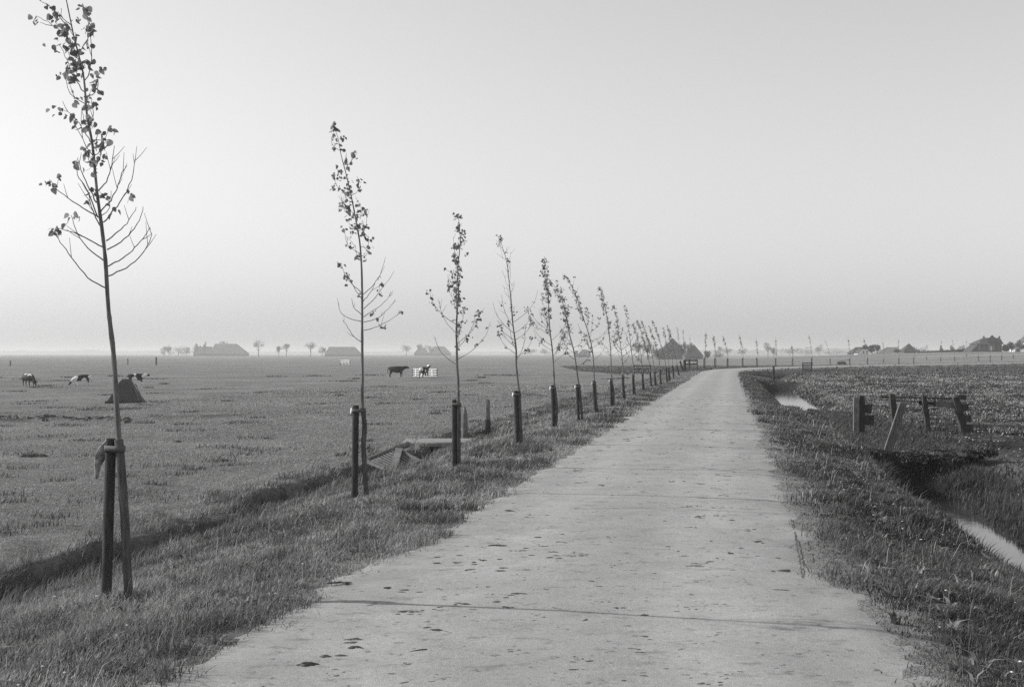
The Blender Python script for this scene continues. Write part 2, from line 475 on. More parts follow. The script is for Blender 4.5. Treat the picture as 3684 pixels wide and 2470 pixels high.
# road strip
kk = 1 / math.sqrt(1 + SL * SL)
def road_mesh():
    t = [0.0]
    while t[-1] < LT[-1] - 2:
        y = np.interp(t[-1], LT, LY); t.append(t[-1] + (1.5 if y < 2 else max(.16, .007 * y)))
    t = np.array(t)
    x = np.interp(t, LT, LX); y = np.interp(t, LT, LY)
    tx = np.gradient(x, t); ty = np.gradient(y, t); l = np.hypot(tx, ty); tx /= l; ty /= l
    lat = np.concatenate([np.linspace(-2.15, -1.5, 10), np.linspace(-1.4, 1.4, 24), np.linspace(1.5, 2.25, 11)])
    L2 = lat[None] * (1 + hw_extra(y)[:, None] / 1.75)
    X = x[:, None] + ty[:, None] * L2; Y = y[:, None] - tx[:, None] * L2
    far = sstep(95, 125, y)[:, None]
    prof = np.interp(np.abs(lat), [0, 1.3, 1.62, 1.8, 2.3], [.03, .018, .006, -.022, -.14])[None]
    Z = prof + .006 * fbm(X * 1.1, Y * 1.1, 61, 2) + 0 * far
    bump = 3.3 * np.exp(-(((X - 158) / 72) ** 2 + ((Y - 405) / 105) ** 2))
    Z = Z + bump + far * .05
    edge = sstep(1.25, 1.8, np.abs(lat))[None] * np.ones_like(X)
    Z = Z - sstep(1.35, 1.75, np.abs(lat))[None] * .05 * (fbm(X * 1.3, Y * 1.3, 66, 2) + .7 * fbm(X * 5, Y * 5, 67, 2)) * (1 - far)
    n, c = X.shape; ix = np.arange(n * c).reshape(n, c)
    fq = np.stack([ix[:-1, :-1], ix[:-1, 1:], ix[1:, 1:], ix[1:, :-1]], -1).reshape(-1, 4)
    return np_mesh('road', np.stack([X, Y, Z], -1).reshape(-1, 3), fq, M_ROAD, dict(edge=edge.ravel(), lat=(np.abs(lat)[None] * np.ones_like(X)).ravel()), smooth=True)
road = road_mesh()
tag(road, 'narrow pale country road bending away past the pastures', 'road', kind='structure')

# water in the ditch beside the road
def water_mesh():
    V = []; Fc = []; k = 0
    for a, b in ((6, 24), (41, 86)):
        tt = np.arange(a, b, .5)
        for i, y in enumerate(tt):
            for dd in ((3.7, 6.1) if a < 30 else (3.3, 5.6)): V.append((cx(y) + dd / kk, y, -.90))
        n = len(tt)
        Fc += [(k + 2 * i, k + 2 * i + 1, k + 2 * i + 3, k + 2 * i + 2) for i in range(n - 1)]; k += 2 * n
    return np_mesh('water', np.array(V), np.array(Fc), M_WATER)
tag(water_mesh(), 'still pale water lying in the roadside ditch', 'water', kind='structure')

# cracks in the road, and a sapling's shadow painted across it
def ribbon(pts, w, name):
    V = []; n = len(pts)
    for i, p in enumerate(pts):
        q = pts[min(i + 1, n - 1)]; o = pts[max(i - 1, 0)]
        t = Vector((q[0] - o[0], q[1] - o[1], 0)).normalized(); s_ = Vector((t.y, -t.x, 0)); ww = w * R.uniform(.35, 1.3)
        for sg in (-1, 1): V.append((p[0] + s_.x * ww * sg / 2, p[1] + s_.y * ww * sg / 2, p[2]))
    return V
V = []; Fc = []
for path in ([(2845, 1862), (2862, 1920), (2872, 1985), (2883, 2040), (2889, 2080)],
             [(2890, 1868), (2905, 1925), (2917, 1970)], [(2925, 1995), (2945, 2060), (2960, 2120), (2972, 2180)],
             [(2872, 1987), (2925, 1983)],
             [(2045, 1400 + 433), (2200, 1832), (2400, 1829), (2600, 1838), (2840, 1848)]):  # second sapling's cast shadow, painted as a dark line over the road
    pts = []
    for a, b in zip(path[:-1], path[1:]):
        for q in np.linspace(0, 1, 12)[:-1]:
            px = a[0] + (b[0] - a[0]) * q; py = a[1] + (b[1] - a[1]) * q
            Yd = (CAMH - .02) * F / (py - HY); X_ = (px - CX) / F * Yd
            dd = abs((X_ - cx(Yd)) * kk)
            zz = float(np.interp(dd, [0, 1.3, 1.62, 1.8], [.03, .018, .006, -.022])) + .008
            pts.append((X_ + R.uniform(-.006, .006), Yd + R.uniform(-.004, .004), zz))
    k = len(V); rb = ribbon(pts, .014, ''); V += rb
    Fc += [(k + 2 * i, k + 2 * i + 1, k + 2 * i + 3, k + 2 * i + 2) for i in range(len(pts) - 1)]
tag(np_mesh('road_crack_and_shadow', np.array(V), np.array(Fc), M_CRACK_SHADE), 'thin dark cracks near the grassy edge of the road and a painted tree-shadow line', 'road crack', kind='structure')

# ------------------------------------------------------------------ grass
def blades(name, X, Y, H, Wd, shade, lean=.5, wind=(0.25, 0.0), z=None):
    n = len(X)
    Z = (terrain(X, Y) if z is None else z) - .01
    th = rng.uniform(0, 2 * np.pi, n)
    bx, by = np.cos(th), np.sin(th)
    ph = rng.uniform(0, 2 * np.pi, n); l = rng.uniform(.1, 1, n) * lean
    lx = np.cos(ph) * l + wind[0]; ly = np.sin(ph) * l + wind[1]
    P0 = np.stack([X, Y, Z], -1)
    side = np.stack([bx, by, np.zeros(n)], -1) * (Wd / 2)[:, None]
    mid = P0 + np.stack([lx * .35 * H, ly * .35 * H, .6 * H], -1)
    tip = P0 + np.stack([lx * H, ly * H, H * (1 - .25 * l)], -1)
    V = np.stack([P0 - side, P0 + side, mid + side * .8, mid - side * .8, tip], 1).reshape(-1, 3)
    i = np.arange(n)[:, None] * 5
    q = np.concatenate([i + 0, i + 1, i + 2, i + 3], 1)
    t = np.concatenate([i + 3, i + 2, i + 4], 1)
    me = bpy.data.meshes.new(name)
    me.vertices.add(n * 5); me.vertices.foreach_set('co', np.ascontiguousarray(V, np.float32).ravel())
    loops = np.concatenate([q, t], 1).astype(np.int32)       # per blade: 4 + 3 corners
    me.loops.add(n * 7); me.loops.foreach_set('vertex_index', loops.ravel())
    ls = (np.arange(n)[:, None] * 7 + np.array([0, 4])[None]).astype(np.int32)
    me.polygons.add(n * 2); me.polygons.foreach_set('loop_start', ls.ravel())
    a = me.attributes.new('shade', 'FLOAT', 'POINT'); a.data.foreach_set('value', np.repeat(shade, 5).astype(np.float32))
    me.materials.append(M_BLADE); me.update(calc_edges=True)
    o = bpy.data.objects.new(name, me); COL.objects.link(o); return o

def sample(n, y0, y1, d0, d1, pw=1.5):
    a = 1 - pw
    Y = (rng.uniform(0, 1, n) * (y1 ** a - y0 ** a) + y0 ** a) ** (1 / a)
    d = rng.uniform(d0, d1, n)
    X = cx(Y) + d / kk
    k = np.abs(X) < Y * .47 + 1.0
    return X[k], Y[k], d[k]

def patch(X, Y, sc, k): return fbm(X * sc, Y * sc, k, 3) + .5

# roadside verges
def verge(side, n, name, label):
    if side < 0: X, Y, d = sample(n, 4.6, 150, -5.75, -1.45, 1.75)
    else: X, Y, d = sample(n, 4.6, 150, 1.35, 4.05, 1.75)
    a = np.abs(d) - hw_extra(Y)
    pn = patch(X, Y, 1.6, 71); pe = patch(X, Y, 3.1, 77)
    dens = sstep(1.5 if side < 0 else 1.6, 1.95 if side < 0 else 2.75, a + .55 * (pe - .5))
    dens = np.clip(dens * (.35 + 1.1 * pn), 0, 1) * (Y < 118)
    if side > 0: dens = dens * (1 - sstep(3.1, 3.3, a) * (Y > 40) * (Y < 84))
    keep = rng.uniform(0, 1, len(X)) < dens
    X, Y, a, pn, pe = X[keep], Y[keep], a[keep], pn[keep], pe[keep]
    tall = sstep(.52, .72, patch(X, Y, .9, 83))
    hgt = (.03 + .05 * pn + .07 * tall) * rng.uniform(.5, 1.5, len(X))
    hgt *= np.where(a < 2.3, .75, 1.0)
    if side < 0: hgt *= 1 + .3 * sstep(4.3, 5.0, a)
    else: hgt *= .8
    if side < 0: hgt *= 1 - .7 * sstep(4.0, 4.5, a) * np.exp(-((Y - 22.8) / 2.2) ** 2)
    wd = np.maximum(.006, Y / 1223 * .85) * rng.uniform(.7, 1.4, len(X))
    hgt = np.maximum(hgt, Y / 1223 * 1.6)
    sh = (.21 if side < 0 else .085) * (.55 + .9 * sstep(.3, .7, patch(X, Y, .8, 91))) * rng.uniform(.55, 1.5, len(X))
    dry = rng.uniform(0, 1, len(X)) < .05
    sh = np.where(dry, rng.uniform(.25, .5, len(X)), sh)
    tag(blades(name, X, Y, hgt, wd, sh, lean=.8, wind=(.18, -.05)), label, 'grass', kind='stuff')
verge(-1, 430000, 'verge_grass', 'rough tufted grass of the verge where the saplings stand')
verge(1, 430000, 'verge_grass', 'darker grass between the road and the water ditch')

# coarse tufts along the road edges
n = 150; m_ = 170
ty_ = 5.5 + 60 * rng.uniform(0, 1, n) ** 2; sd_ = np.where(rng.uniform(0, 1, n) < .62, -1, 1)
dt_ = sd_ * np.where(rng.uniform(0, 1, n) < .6, rng.uniform(1.75, 2.5, n), rng.uniform(2.4, 4.2, n)); sz_ = rng.uniform(.05, .16, n)
Y = np.repeat(ty_, m_) + rng.normal(0, 1, n * m_) * np.repeat(sz_, m_) * 1.5; X = np.repeat(cx(ty_) + dt_ / kk, m_) + rng.normal(0, 1, n * m_) * np.repeat(sz_, m_)
tag(blades('coarse_tufts', X, Y, rng.uniform(.05, .17, n * m_), np.maximum(.006, Y / 1223 * .7), .115 * rng.uniform(.5, 1.5, n * m_), lean=1.3),
    'coarse darker grass tufts along both edges of the road', 'grass', kind='stuff')

# broad-leaved weeds and taller stalks in the verges
n = 420; m_ = 11
ty_ = 5.4 + 30 * rng.uniform(0, 1, n) ** 1.6; sg_ = np.where(rng.uniform(0, 1, n) < .5, -1, 1)
dt_ = sg_ * np.where(sg_ < 0, rng.uniform(1.9, 4.9, n), rng.uniform(2.0, 3.6, n))
X = np.repeat(cx(ty_) + dt_ / kk, m_) + rng.normal(0, .02, n * m_); Y = np.repeat(ty_, m_) + rng.normal(0, .02, n * m_)
tag(blades('verge_weeds', X, Y, rng.uniform(.05, .13, n * m_), rng.uniform(.014, .034, n * m_), np.repeat(rng.uniform(.09, .30, n), m_) * rng.uniform(.7, 1.3, n * m_), lean=2.0, wind=(0, 0)),
    'broad-leaved weeds scattered through the road verges', 'weeds', kind='stuff')
n = 1500
Y = 5.4 + 34 * rng.uniform(0, 1, n) ** 1.6; sg_ = np.where(rng.uniform(0, 1, n) < .6, -1, 1); d = sg_ * rng.uniform(2.0, 4.9, n); k = d < 3.7; Y, d = Y[k], d[k]; X = cx(Y) + d / kk
tag(blades('dry_stalks', X, Y, rng.uniform(.10, .30, len(X)), np.maximum(.004, Y / 1223 * .5), rng.uniform(.2, .5, len(X)), lean=.7), 'dry pale stalks standing above the verge grass', 'grass', kind='stuff')
# overhanging clumps on the pasture lip of the dry ditch
n = 260; m_ = 60
ty_ = 9 + 60 * rng.uniform(0, 1, n) ** 1.8; X = np.repeat(cx(ty_) + rng.uniform(-6.7, -5.7, n) / kk, m_) + rng.normal(0, .09, n * m_); Y = np.repeat(ty_, m_) + rng.normal(0, .12, n * m_)
tag(blades('lip_tussocks', X, Y, rng.uniform(.05, .16, n * m_), np.maximum(.006, Y / 1223 * .8), .17 * rng.uniform(.5, 1.5, n * m_), lean=1.1), 'ragged grass clumps hanging over the pasture edge of the dry ditch', 'grass', kind='stuff')

# pasture left of the road
X, Y, d = sample(330000, 8, 90, -30, -6.0, 1.6)
pn = patch(X, Y, .9, 101); k = rng.uniform(0, 1, len(X)) < (.25 + 1.1 * pn); X, Y, d, pn = X[k], Y[k], d[k], pn[k]
h = (.02 + .035 * pn + .10 * (1 - sstep(6.0, 6.5, -d))) * rng.uniform(.5, 1.5, len(X))
h = np.maximum(h, Y / 1223 * 1.0)
tag(blades('pasture_grass', X, Y, h, np.maximum(.007, Y / 1223 * .9), .25 * (.65 + .7 * patch(X, Y, .5, 103)) * rng.uniform(.6, 1.4, len(X)), lean=.9),
    'short grazed turf of the open pasture with the cattle', 'grass', kind='stuff')
# scattered darker tussocks in the pasture
nt_ = 170
ty_ = (rng.uniform(0, 1, nt_) * (150 ** -.3 - 12 ** -.3) + 12 ** -.3) ** (1 / -.3); tx_ = rng.uniform(-.46, .12, nt_) * ty_
dd_, _ = frame(tx_, ty_); k = dd_ < -6.6; tx_, ty_ = tx_[k], ty_[k]
m_ = 70; sp = rng.uniform(.05, .22, len(tx_)) * (1 + ty_ / 90)
X = np.repeat(tx_, m_) + rng.normal(0, 1, len(tx_) * m_) * np.repeat(sp, m_) * 1.6; Y = np.repeat(ty_, m_) + rng.normal(0, 1, len(tx_) * m_) * np.repeat(sp, m_)
h = rng.uniform(.04, .13, len(X)); h = np.maximum(h, Y / 1223 * 1.6)
tag(blades('pasture_tussocks', X, Y, h, np.maximum(.008, Y / 1223 * .8), .085 * rng.uniform(.5, 1.5, len(X)), lean=.8), 'scattered dark tussocks in the grazed pasture', 'grass', kind='stuff')

# rough pasture inside the bend, with dry tufts, and the ditch bank
X, Y, d = sample(460000, 9, 135, 4.95, 42, 1.45)
pn = patch(X, Y, .8, 111); k = rng.uniform(0, 1, len(X)) < (.1 + 1.3 * pn) * (1 - .0 * d); X, Y, d, pn = X[k], Y[k], d[k], pn[k]
h = (.03 + .09 * pn) * rng.uniform(.5, 1.5, len(X)) * (1 + .6 * (1 - sstep(5.6, 6.6, d)))
h = np.maximum(h, Y / 1223 * 1.2)
q = patch(X, Y, .45, 113) * .6 + patch(X, Y, 2.2, 117) * .4
dryf = sstep(.50, .62, q) * (.08 + 1.7 * sstep(.44, .58, patch(X * .6, Y, .13, 121)))
dryf = np.maximum(dryf, .8 * sstep(12, 22, Y - 1.2 * d + 26) * sstep(.46, .56, patch(X, Y, 3.5, 119)) * (Y > 36))
sh = np.where(rng.uniform(0, 1, len(X)) < dryf * .8, rng.uniform(.16, .50, len(X)), .048 * rng.uniform(.45, 1.5, len(X)))
tag(blades('rough_grass', X, Y, h, np.maximum(.008, Y / 1223 * .9), sh, lean=1.0), 'rough patchy grass with dry tufts inside the road bend', 'grass', kind='stuff')

# far stretch of turf between the bend and the farms
X = rng.uniform(10, 120, 60000); Y = rng.uniform(120, 260, 60000); dd_, _ = frame(X, Y)
k = (np.abs(dd_) > 2.4) & (X < Y * .47); X, Y = X[k], Y[k]
tag(blades('bank_grass', X, Y, rng.uniform(.08, .3, len(X)), np.full(len(X), .12), .085 * rng.uniform(.5, 1.5, len(X)), lean=.8), 'dark bank grass following the road round the bend', 'grass', kind='stuff')

# reeds and brambles hanging in the ditch head below the gate
n = 9000
d = rng.uniform(3.8, 5.6, n); Y = 23.1 + rng.normal(0, .25, n) - np.abs(rng.normal(0, .45, n)); X = cx(Y) + d / kk
tag(blades('ditch_reeds', X, Y, rng.uniform(.08, .38, n), rng.uniform(.008, .02, n), .09 * rng.uniform(.2, 2.0, n), lean=.7, wind=(0, -.6)),
    'dark matted reeds and brambles in the ditch head below the old gate', 'reeds', kind='stuff')
n = 9000
Y = rng.uniform(9, 22, n); sgn = rng.uniform(0, 1, n) < .5
d = np.where(sgn, rng.uniform(3.6, 4.2, n), rng.uniform(4.9, 5.8, n)); X = cx(Y) + d / kk
tag(blades('ditch_reeds', X, Y, rng.uniform(.05, .20, n), rng.uniform(.007, .016, n), .075 * rng.uniform(.4, 1.7, n), lean=.6),
    'long grass lining both banks of the water ditch', 'reeds', kind='stuff')
# long stems at the lip of the left ditch
n = 9000
Y = (rng.uniform(0, 1, n) * (80 ** -.6 - 9 ** -.6) + 9 ** -.6) ** (1 / -.6)
X = cx(Y) + rng.uniform(-5.6, -4.6, n) / kk
tag(blades('ditch_grass', X, Y, rng.uniform(.07, .24, n), np.maximum(.006, Y / 1223 * .7), .13 * rng.uniform(.5, 1.7, n), lean=.45),
    'long stems along the dry ditch between verge and pasture', 'grass', kind='stuff')

X = rng.uniform(0, 1, 26000); Y = 23.6 + 19 * rng.uniform(0, 1, 26000) ** 1.4; X = cx(Y) + rng.uniform(3.6, 5.8, 26000) / kk
tag(blades('dam_grass', X, Y, rng.uniform(.05, .14, len(X)), np.maximum(.008, Y / 1223 * .9), .085 * rng.uniform(.4, 1.6, len(X)), lean=.8),
    'dark trampled turf on the dam crossing the water ditch', 'grass', kind='stuff')

# small white flowers
def flowers(name, pts, label, r=.014):
    V = []; Fc = []
    for x, y in pts:
        z = tz(x, y) + R.uniform(.05, .12); rr = r * R.uniform(.6, 1.3); k = len(V)
        V.append((x, y, z + rr * .5))
        for a in range(8):
            q = rr * (1.0 if a % 2 else .55)
            V.append((x + q * math.cos(a * .785), y + q * math.sin(a * .785), z + rr * .25))
        V.append((x, y, z - rr * .4))
        for a in range(8):
            Fc.append((k, k + 1 + a, k + 1 + (a + 1) % 8)); Fc.append((k + 9, k + 1 + (a + 1) % 8, k + 1 + a))
    return np_mesh(name, np.array(V), np.array(Fc), M_FLOWER, corners=3)
pts = []
for i in range(950):
    y = R.uniform(14, 60); dd = R.uniform(6.3, 24)
    x = cx(y) + dd
    if abs(x) < .45 * y: pts.append((x, y))
tag(flowers('daisies', pts, '', .022), 'white daisies dotted through the rough pasture', 'flowers', kind='stuff')
pts = []
for i in range(120):
    y = 5.5 + 30 * R.random() ** 1.7; dd = R.choice([R.uniform(-4.8, -2.0), R.uniform(2.3, 3.5)])
    pts.append((cx(y) + dd, y))
tag(flowers('clover', pts, '', .012), 'small white clover heads in the road verges', 'flowers', kind='stuff')

# mud clods and dung scraps dropped on the road
def lump(mb, x, y, z, rx, ry, rz, rot, n=9):
    ring = [R.uniform(.3, 1.3) for _ in range(n)]
    vs = []
    for lev, (s_, zz) in enumerate(((1.0, -.15), (.8, .55), (.4, 1.0))):
        for k in range(n):
            a = 2 * math.pi * k / n; q = ring[k] * s_ * R.uniform(.9, 1.1)
            u, v = rx * q * math.cos(a), ry * q * math.sin(a)
            vs.append((x + u * math.cos(rot) - v * math.sin(rot), y + u * math.sin(rot) + v * math.cos(rot), z + rz * zz))
    fs = [(l * n + k, l * n + (k + 1) % n, (l + 1) * n + (k + 1) % n, (l + 1) * n + k) for l in range(2) for k in range(n)]
    fs.append(tuple(2 * n + k for k in range(n)))
    mb.add(vs, fs)
mb = MB()
for i in range(950):
    y = 6.2 + 42 * R.random() ** 1.25; dd = R.choice([R.gauss(-.9, .55), R.gauss(.8, .6), R.uniform(-1.6, 1.6)])
    if abs(dd) > 1.65: continue
    s_ = R.uniform(.004, .017) * (1.9 if R.random() < .1 else 1)
    z = float(np.interp(abs(dd), [0, 1.3, 1.62, 1.8], [.03, .018, .006, -.022]))
    for q in range(R.choice([1, 1, 2, 3, 5])):
        lump(mb, cx(y) + dd / kk + R.gauss(0, .03), y + R.gauss(0, .04), z, s_ * R.uniform(.8, 2.8), s_ * R.uniform(.4, 1.1), s_ * .28, R.uniform(-.4, .5))
for px, py, w in ((2005, 1950, .05), (1955, 1965, .035), (1265, 2331, .06), (2200, 2012, .04), (2185, 2168, .05), (2310, 1688, .045), (2510, 1860, .035), (2640, 1871, .04),
                  (1570, 2270, .06), (1090, 2390, .07), (1240, 2095, .06), (1395, 2115, .04), (1730, 2015, .04), (2265, 2053, .05), (2180, 2080, .045), (2620, 1990, .045)):
    Yd = (CAMH - .02) * F / (py - HY); 
    for q in range(4): lump(mb, (px - CX) / F * Yd + R.gauss(0, w * .5), Yd + R.gauss(0, w * .35), .02, w * R.uniform(.3, .8), w * R.uniform(.2, .4), w * .16, R.uniform(-.4, .4), 11)
tag(mb.build('mud_clods', M_MUD), 'scraps of dried mud and dung scattered over the road', 'mud', kind='stuff')

mb = MB()
for i in range(90):
    px = R.uniform(-40, 470); Yd = 47.5 + R.gauss(0, .9) - (px / 470) * 3.0; x_ = (px - CX) / F * Yd
    w_ = R.uniform(.07, .24); lump(mb, x_, Yd, tz(x_, Yd) - .02, w_, w_ * .7, w_ * R.uniform(.45, .8), R.uniform(0, 3), 8)
for px, py in ((125, 1640), (150, 1641), (95, 1642), (1320, 1432), (1352, 1430), (640, 1590)):
    q = gp(px, py); lump(mb, q.x, q.y, q.z - .02, .16, .1, .07, 0, 8)
tag(mb.build('turf_clods', M_MUD), 'dark clods of turned turf strewn across the cattle pasture', 'clods', kind='stuff')

# ------------------------------------------------------------------ the young roadside trees and their stakes
ORD = ['first', 'second', 'third', 'fourth', 'fifth', 'sixth', 'seventh', 'eighth', 'ninth', 'tenth', 'eleventh', 'twelfth', 'thirteenth', 'fourteenth',
       'fifteenth', 'sixteenth', 'seventeenth', 'eighteenth', 'nineteenth', 'twentieth', 'twenty-first', 'twenty-second', 'twenty-third', 'twenty-fourth',
       'twenty-fifth', 'twenty-sixth', 'twenty-seventh', 'twenty-eighth']

def leaf_faces(mb, c, s_, rr, droop=.5):
    """one kite-shaped poplar leaf folded along its rib, hanging from c"""
    th = rr.uniform(0, 6.28); dn = Vector((math.cos(th) * .8, math.sin(th) * .8, -droop - rr.random() * .6)).normalized()
    sd_ = dn.cross(Vector((rr.gauss(0, 1), rr.gauss(0, 1), rr.gauss(0, 1)))).normalized(); nn = dn.cross(sd_)
    q = s_ * rr.uniform(.8, 1.1); f = rr.uniform(.05, .22)
    pt = lambda t, w_: c + dn * q * t + sd_ * q * w_ + nn * q * (abs(w_) * f * 2 - .25 * t * t)
    mb.add([pt(0, 0), pt(.12, .30), pt(.42, .42), pt(.75, .26), pt(1, 0), pt(.75, -.26), pt(.42, -.42), pt(.12, -.30), pt(.45, 0)],
           [(8, 0, 1), (8, 1, 2), (8, 2, 3), (8, 3, 4), (8, 4, 5), (8, 5, 6), (8, 6, 7), (8, 7, 0)])

def smooth_path(P, n=5):
    P = [Vector(p) for p in P]; out = []
    for i in range(len(P) - 1):
        p0 = P[max(i - 1, 0)]; p1 = P[i]; p2 = P[i + 1]; p3 = P[min(i + 2, len(P) - 1)]
        for k in range(n):
            t = k / n
            out.append(.5 * ((2 * p1) + (p2 - p0) * t + (2 * p0 - 5 * p1 + 4 * p2 - p3) * t * t + (3 * p1 - p0 - 3 * p2 + p3) * t ** 3))
    out.append(P[-1]); return out

def sapling(i, base, stake_x, stake_top, path, lower=None, upper=None, bare=False, lab=None, slab=None, seed=0, leafy=1.0, flap=False, simple=False, grp='saplings along the straight of the road'):
    rr = random.Random(100 + i + seed)
    B = gp(*base); Y0 = B.y
    P0 = gp(stake_x[0], base[1]) ; P0 = Vector((P0.x, B.y + .02, tz(P0.x, B.y + .02)))
    def w(px, py, dy=0.0):
        v = at(px, py, Y0); return Vector((v.x, Y0 + dy, v.z)) + Vector((v.x - cam.location.x, 0, v.z - CAMH)) * (dy / Y0)
    t = empty('young_tree', B)
    tag(t, lab, 'tree', grp)
    # trunk
    wob = rr.uniform(-.05, .05)
    tp = [Vector((B.x, B.y, B.z - .1)), B] + [w(px, py, wob * (base[1] - py) / 900.0) for px, py in path]
    tp = smooth_path(tp, 4)
    H = tp[-1].z - B.z
    ph = (w(*stake_top)).z
    r0 = .021
    low = [p for p in tp if p.z < ph]; hi = [low[-1]] + [p for p in tp if p.z >= ph]
    rad_hi = [max(.0035, r0 * (1 - .86 * (p.z - ph) / max(.1, (tp[-1].z - ph)))) * (1.0 if simple else rr.uniform(.92, 1.1)) for p in hi]
    # knots on the lower bark
    mb = MB(); mb.tube(hi, rad_hi, 8 if not simple else 5, .12, rr)
    trunk = mb.build('trunk', M_BARK, t)
    mb = MB(); mb.tube(low, [.031 if not simple else .026] * len(low), 10 if not simple else 5, .15, rr); mb.build('trunk_guard', M_WRAP, t)
    # branches
    leaves = MB()
    brs = []
    def near(h):
        k = min(range(len(tp)), key=lambda q: abs((tp[q].z - B.z) / H - h)); return tp[k], k
    if lower is not None:
        for br in lower:
            L = (Vector((br[-1][0], 0, br[-1][1])) - Vector((br[0][0], 0, br[0][1]))).length / F * Y0
            dy = rr.uniform(-.55, .55) * L
            pts = [w(px, py, dy * (k / (len(br) - 1))) for k, (px, py) in enumerate(br)]
            brs.append((smooth_path(pts, 4), .0052, .45 if rr.random() < .6 else .1))
    else:
        nb = 11 if not simple else 7
        for k in range(nb):
            h = .40 + .20 * (k + rr.random() * .6) / nb; p, _ = near(h)
            az = rr.uniform(0, 6.28); L = rr.uniform(.34, .62) * H / 4.4
            o = Vector((math.cos(az), math.sin(az), 0))
            pts = [p, p + o * L * .5 + Vector((0, 0, L * .32)), p + o * L * .85 + Vector((0, 0, L * .72)), p + o * L * 1.0 + Vector((0, 0, L * 1.15))]
            brs.append((smooth_path(pts, 3), .005, rr.choice([.1, .5, 1.2]) * leafy))
    nlow = len(brs)
    if upper is not None:
        for br in upper:
            dy = rr.uniform(-.14, .14)
            pts = [w(px, py, dy * (k / (len(br) - 1))) for k, (px, py) in enumerate(br)]
            brs.append((smooth_path(pts, 4), .004, 2.4))
    nu = 16 if not simple else 10
    if upper is not None: nu = 8
    for k in range(nu):
        h = .62 + .34 * (k + rr.random()) / nu; p, _ = near(h)
        az = rr.uniform(0, 6.28); L = rr.uniform(.12, .30) * H / 4.4 * (1.15 - .5 * (h - .62) / .38)
        o = Vector((math.cos(az) - .25, math.sin(az), 0)) * L * .42
        pts = [p, p + o + Vector((0, 0, L * .35)), p + o * 1.25 + Vector((0, 0, L))]
        brs.append((smooth_path(pts, 3), .0035, (2.0 if not bare else .5) * leafy))
    thick = max(1.0, Y0 / 1223 * .55 / .0035) if simple else 1.0
    for n_, (pts, r_, lf) in enumerate(brs):
        pts = [pts[0]] + [p + Vector((rr.gauss(0, .003), rr.gauss(0, .003), rr.gauss(0, .003))) for p in pts[1:]]
        if not simple or n_ < 6:
            mb = MB(); mb.tube(pts, [max(.0018, r_ * min(thick, 2.2) * (1 - .65 * k / len(pts))) for k in range(len(pts))], 5, 0, rr)
            if not simple:
                for q in range(rr.choice([1, 1, 2, 3, 4]) if n_ < nlow else 1):
                    k = rr.randint(len(pts) // 3, len(pts) - 2); a_ = pts[k]; dr = (pts[k + 1] - pts[k - 1]).normalized()
                    sd2 = Vector((rr.gauss(0, 1), rr.gauss(0, 1), rr.gauss(.3, .6))).normalized(); l_ = rr.uniform(.05, .16)
                    tip_ = a_ + (dr + sd2 * .8).normalized() * l_ + Vector((0, 0, l_ * .15))
                    mb.tube([a_, a_ + (tip_ - a_) * .5 + Vector((0, 0, -.006)), tip_], [.0028, .0022, .0015], 4)
                    if rr.random() < .35 * min(1, lf * 2):
                        for w2 in range(rr.randint(1, 4)): leaf_faces(leaves, tip_ + Vector((rr.gauss(0, .012), rr.gauss(0, .012), rr.gauss(0, .012))), rr.uniform(.035, .06), rr)
            mb.build('branch', M_BARK, t)
        L = sum((pts[k + 1] - pts[k]).length for k in range(len(pts) - 1))
        # leaf clumps, the fullest one nodding at the tip
        nc = lf * L * 4.2
        nc = int(nc) + (rr.random() < nc - int(nc))
        for c in range(nc):
            p = pts[int((.35 + .65 * rr.random()) * (len(pts) - 1))]
            for q in range(rr.randint(2, 5)):
                leaf_faces(leaves, p + Vector((rr.gauss(0, .022), rr.gauss(0, .022), rr.gauss(-.012, .025))), rr.uniform(.032, .058), rr)
        if lf > .3 and rr.random() < .35 + .3 * min(1, lf / 3):
            p = pts[-1]
            for q in range(rr.randint(4, 10)):
                leaf_faces(leaves, p + Vector((rr.gauss(-.01, .03), rr.gauss(0, .03), rr.gauss(-.015, .022))), rr.uniform(.030, .056), rr)
    # leaves set straight on the leader
    for k in range(int(30 * leafy * (0.25 if bare else 1))):
        p, _ = near(.64 + .36 * rr.random() ** .8)
        c = p + Vector((rr.gauss(0, .035), rr.gauss(0, .035), rr.gauss(0, .03)))
        for q in range(rr.randint(2, 5)):
            leaf_faces(leaves, c + Vector((rr.gauss(0, .018), rr.gauss(0, .018), rr.gauss(0, .018))), rr.uniform(.032, .056), rr)
    p = tp[-1]
    for q in range(12): leaf_faces(leaves, p + Vector((rr.gauss(0, .025), rr.gauss(0, .025), rr.gauss(-.01, .03))), rr.uniform(.036, .062), rr)
    leaves.build('leaves', M_LEAF, t, smooth=False)
    # stake
    st = empty('tree_stake', P0)
    tag(st, slab, 'stake', grp.replace('saplings', 'stakes of the saplings'))
    top = w(stake_top[0], stake_top[1])
    rs = stake_x[1] / 2 / F * Y0
    a = Vector((P0.x, P0.y, P0.z - .15)); b = Vector((top.x, P0.y, top.z))
    n_ = 10 if not simple else 6
    pts = [a + (b - a) * q for q in (0, .3, .6, .85, .985, 1.0)]
    mb = MB(); mb.tube(pts, [rs * 1.04, rs * 1.0, rs * 1.02, rs, rs, rs * .86], 14 if not simple else 7, .05, rr); mb.build('post', M_STAKE, st)
    # strap tying trunk to stake
    zc = top.z - .07; tr = min(low, key=lambda q: abs(q.z - zc))
    c0 = Vector((a.x + (b.x - a.x) * .93, P0.y, zc)); c1 = Vector((tr.x, tr.y, zc))
    ax = c1 - c0; ax.z = 0
    if ax.length < .01: ax = Vector((.03, 0, 0))
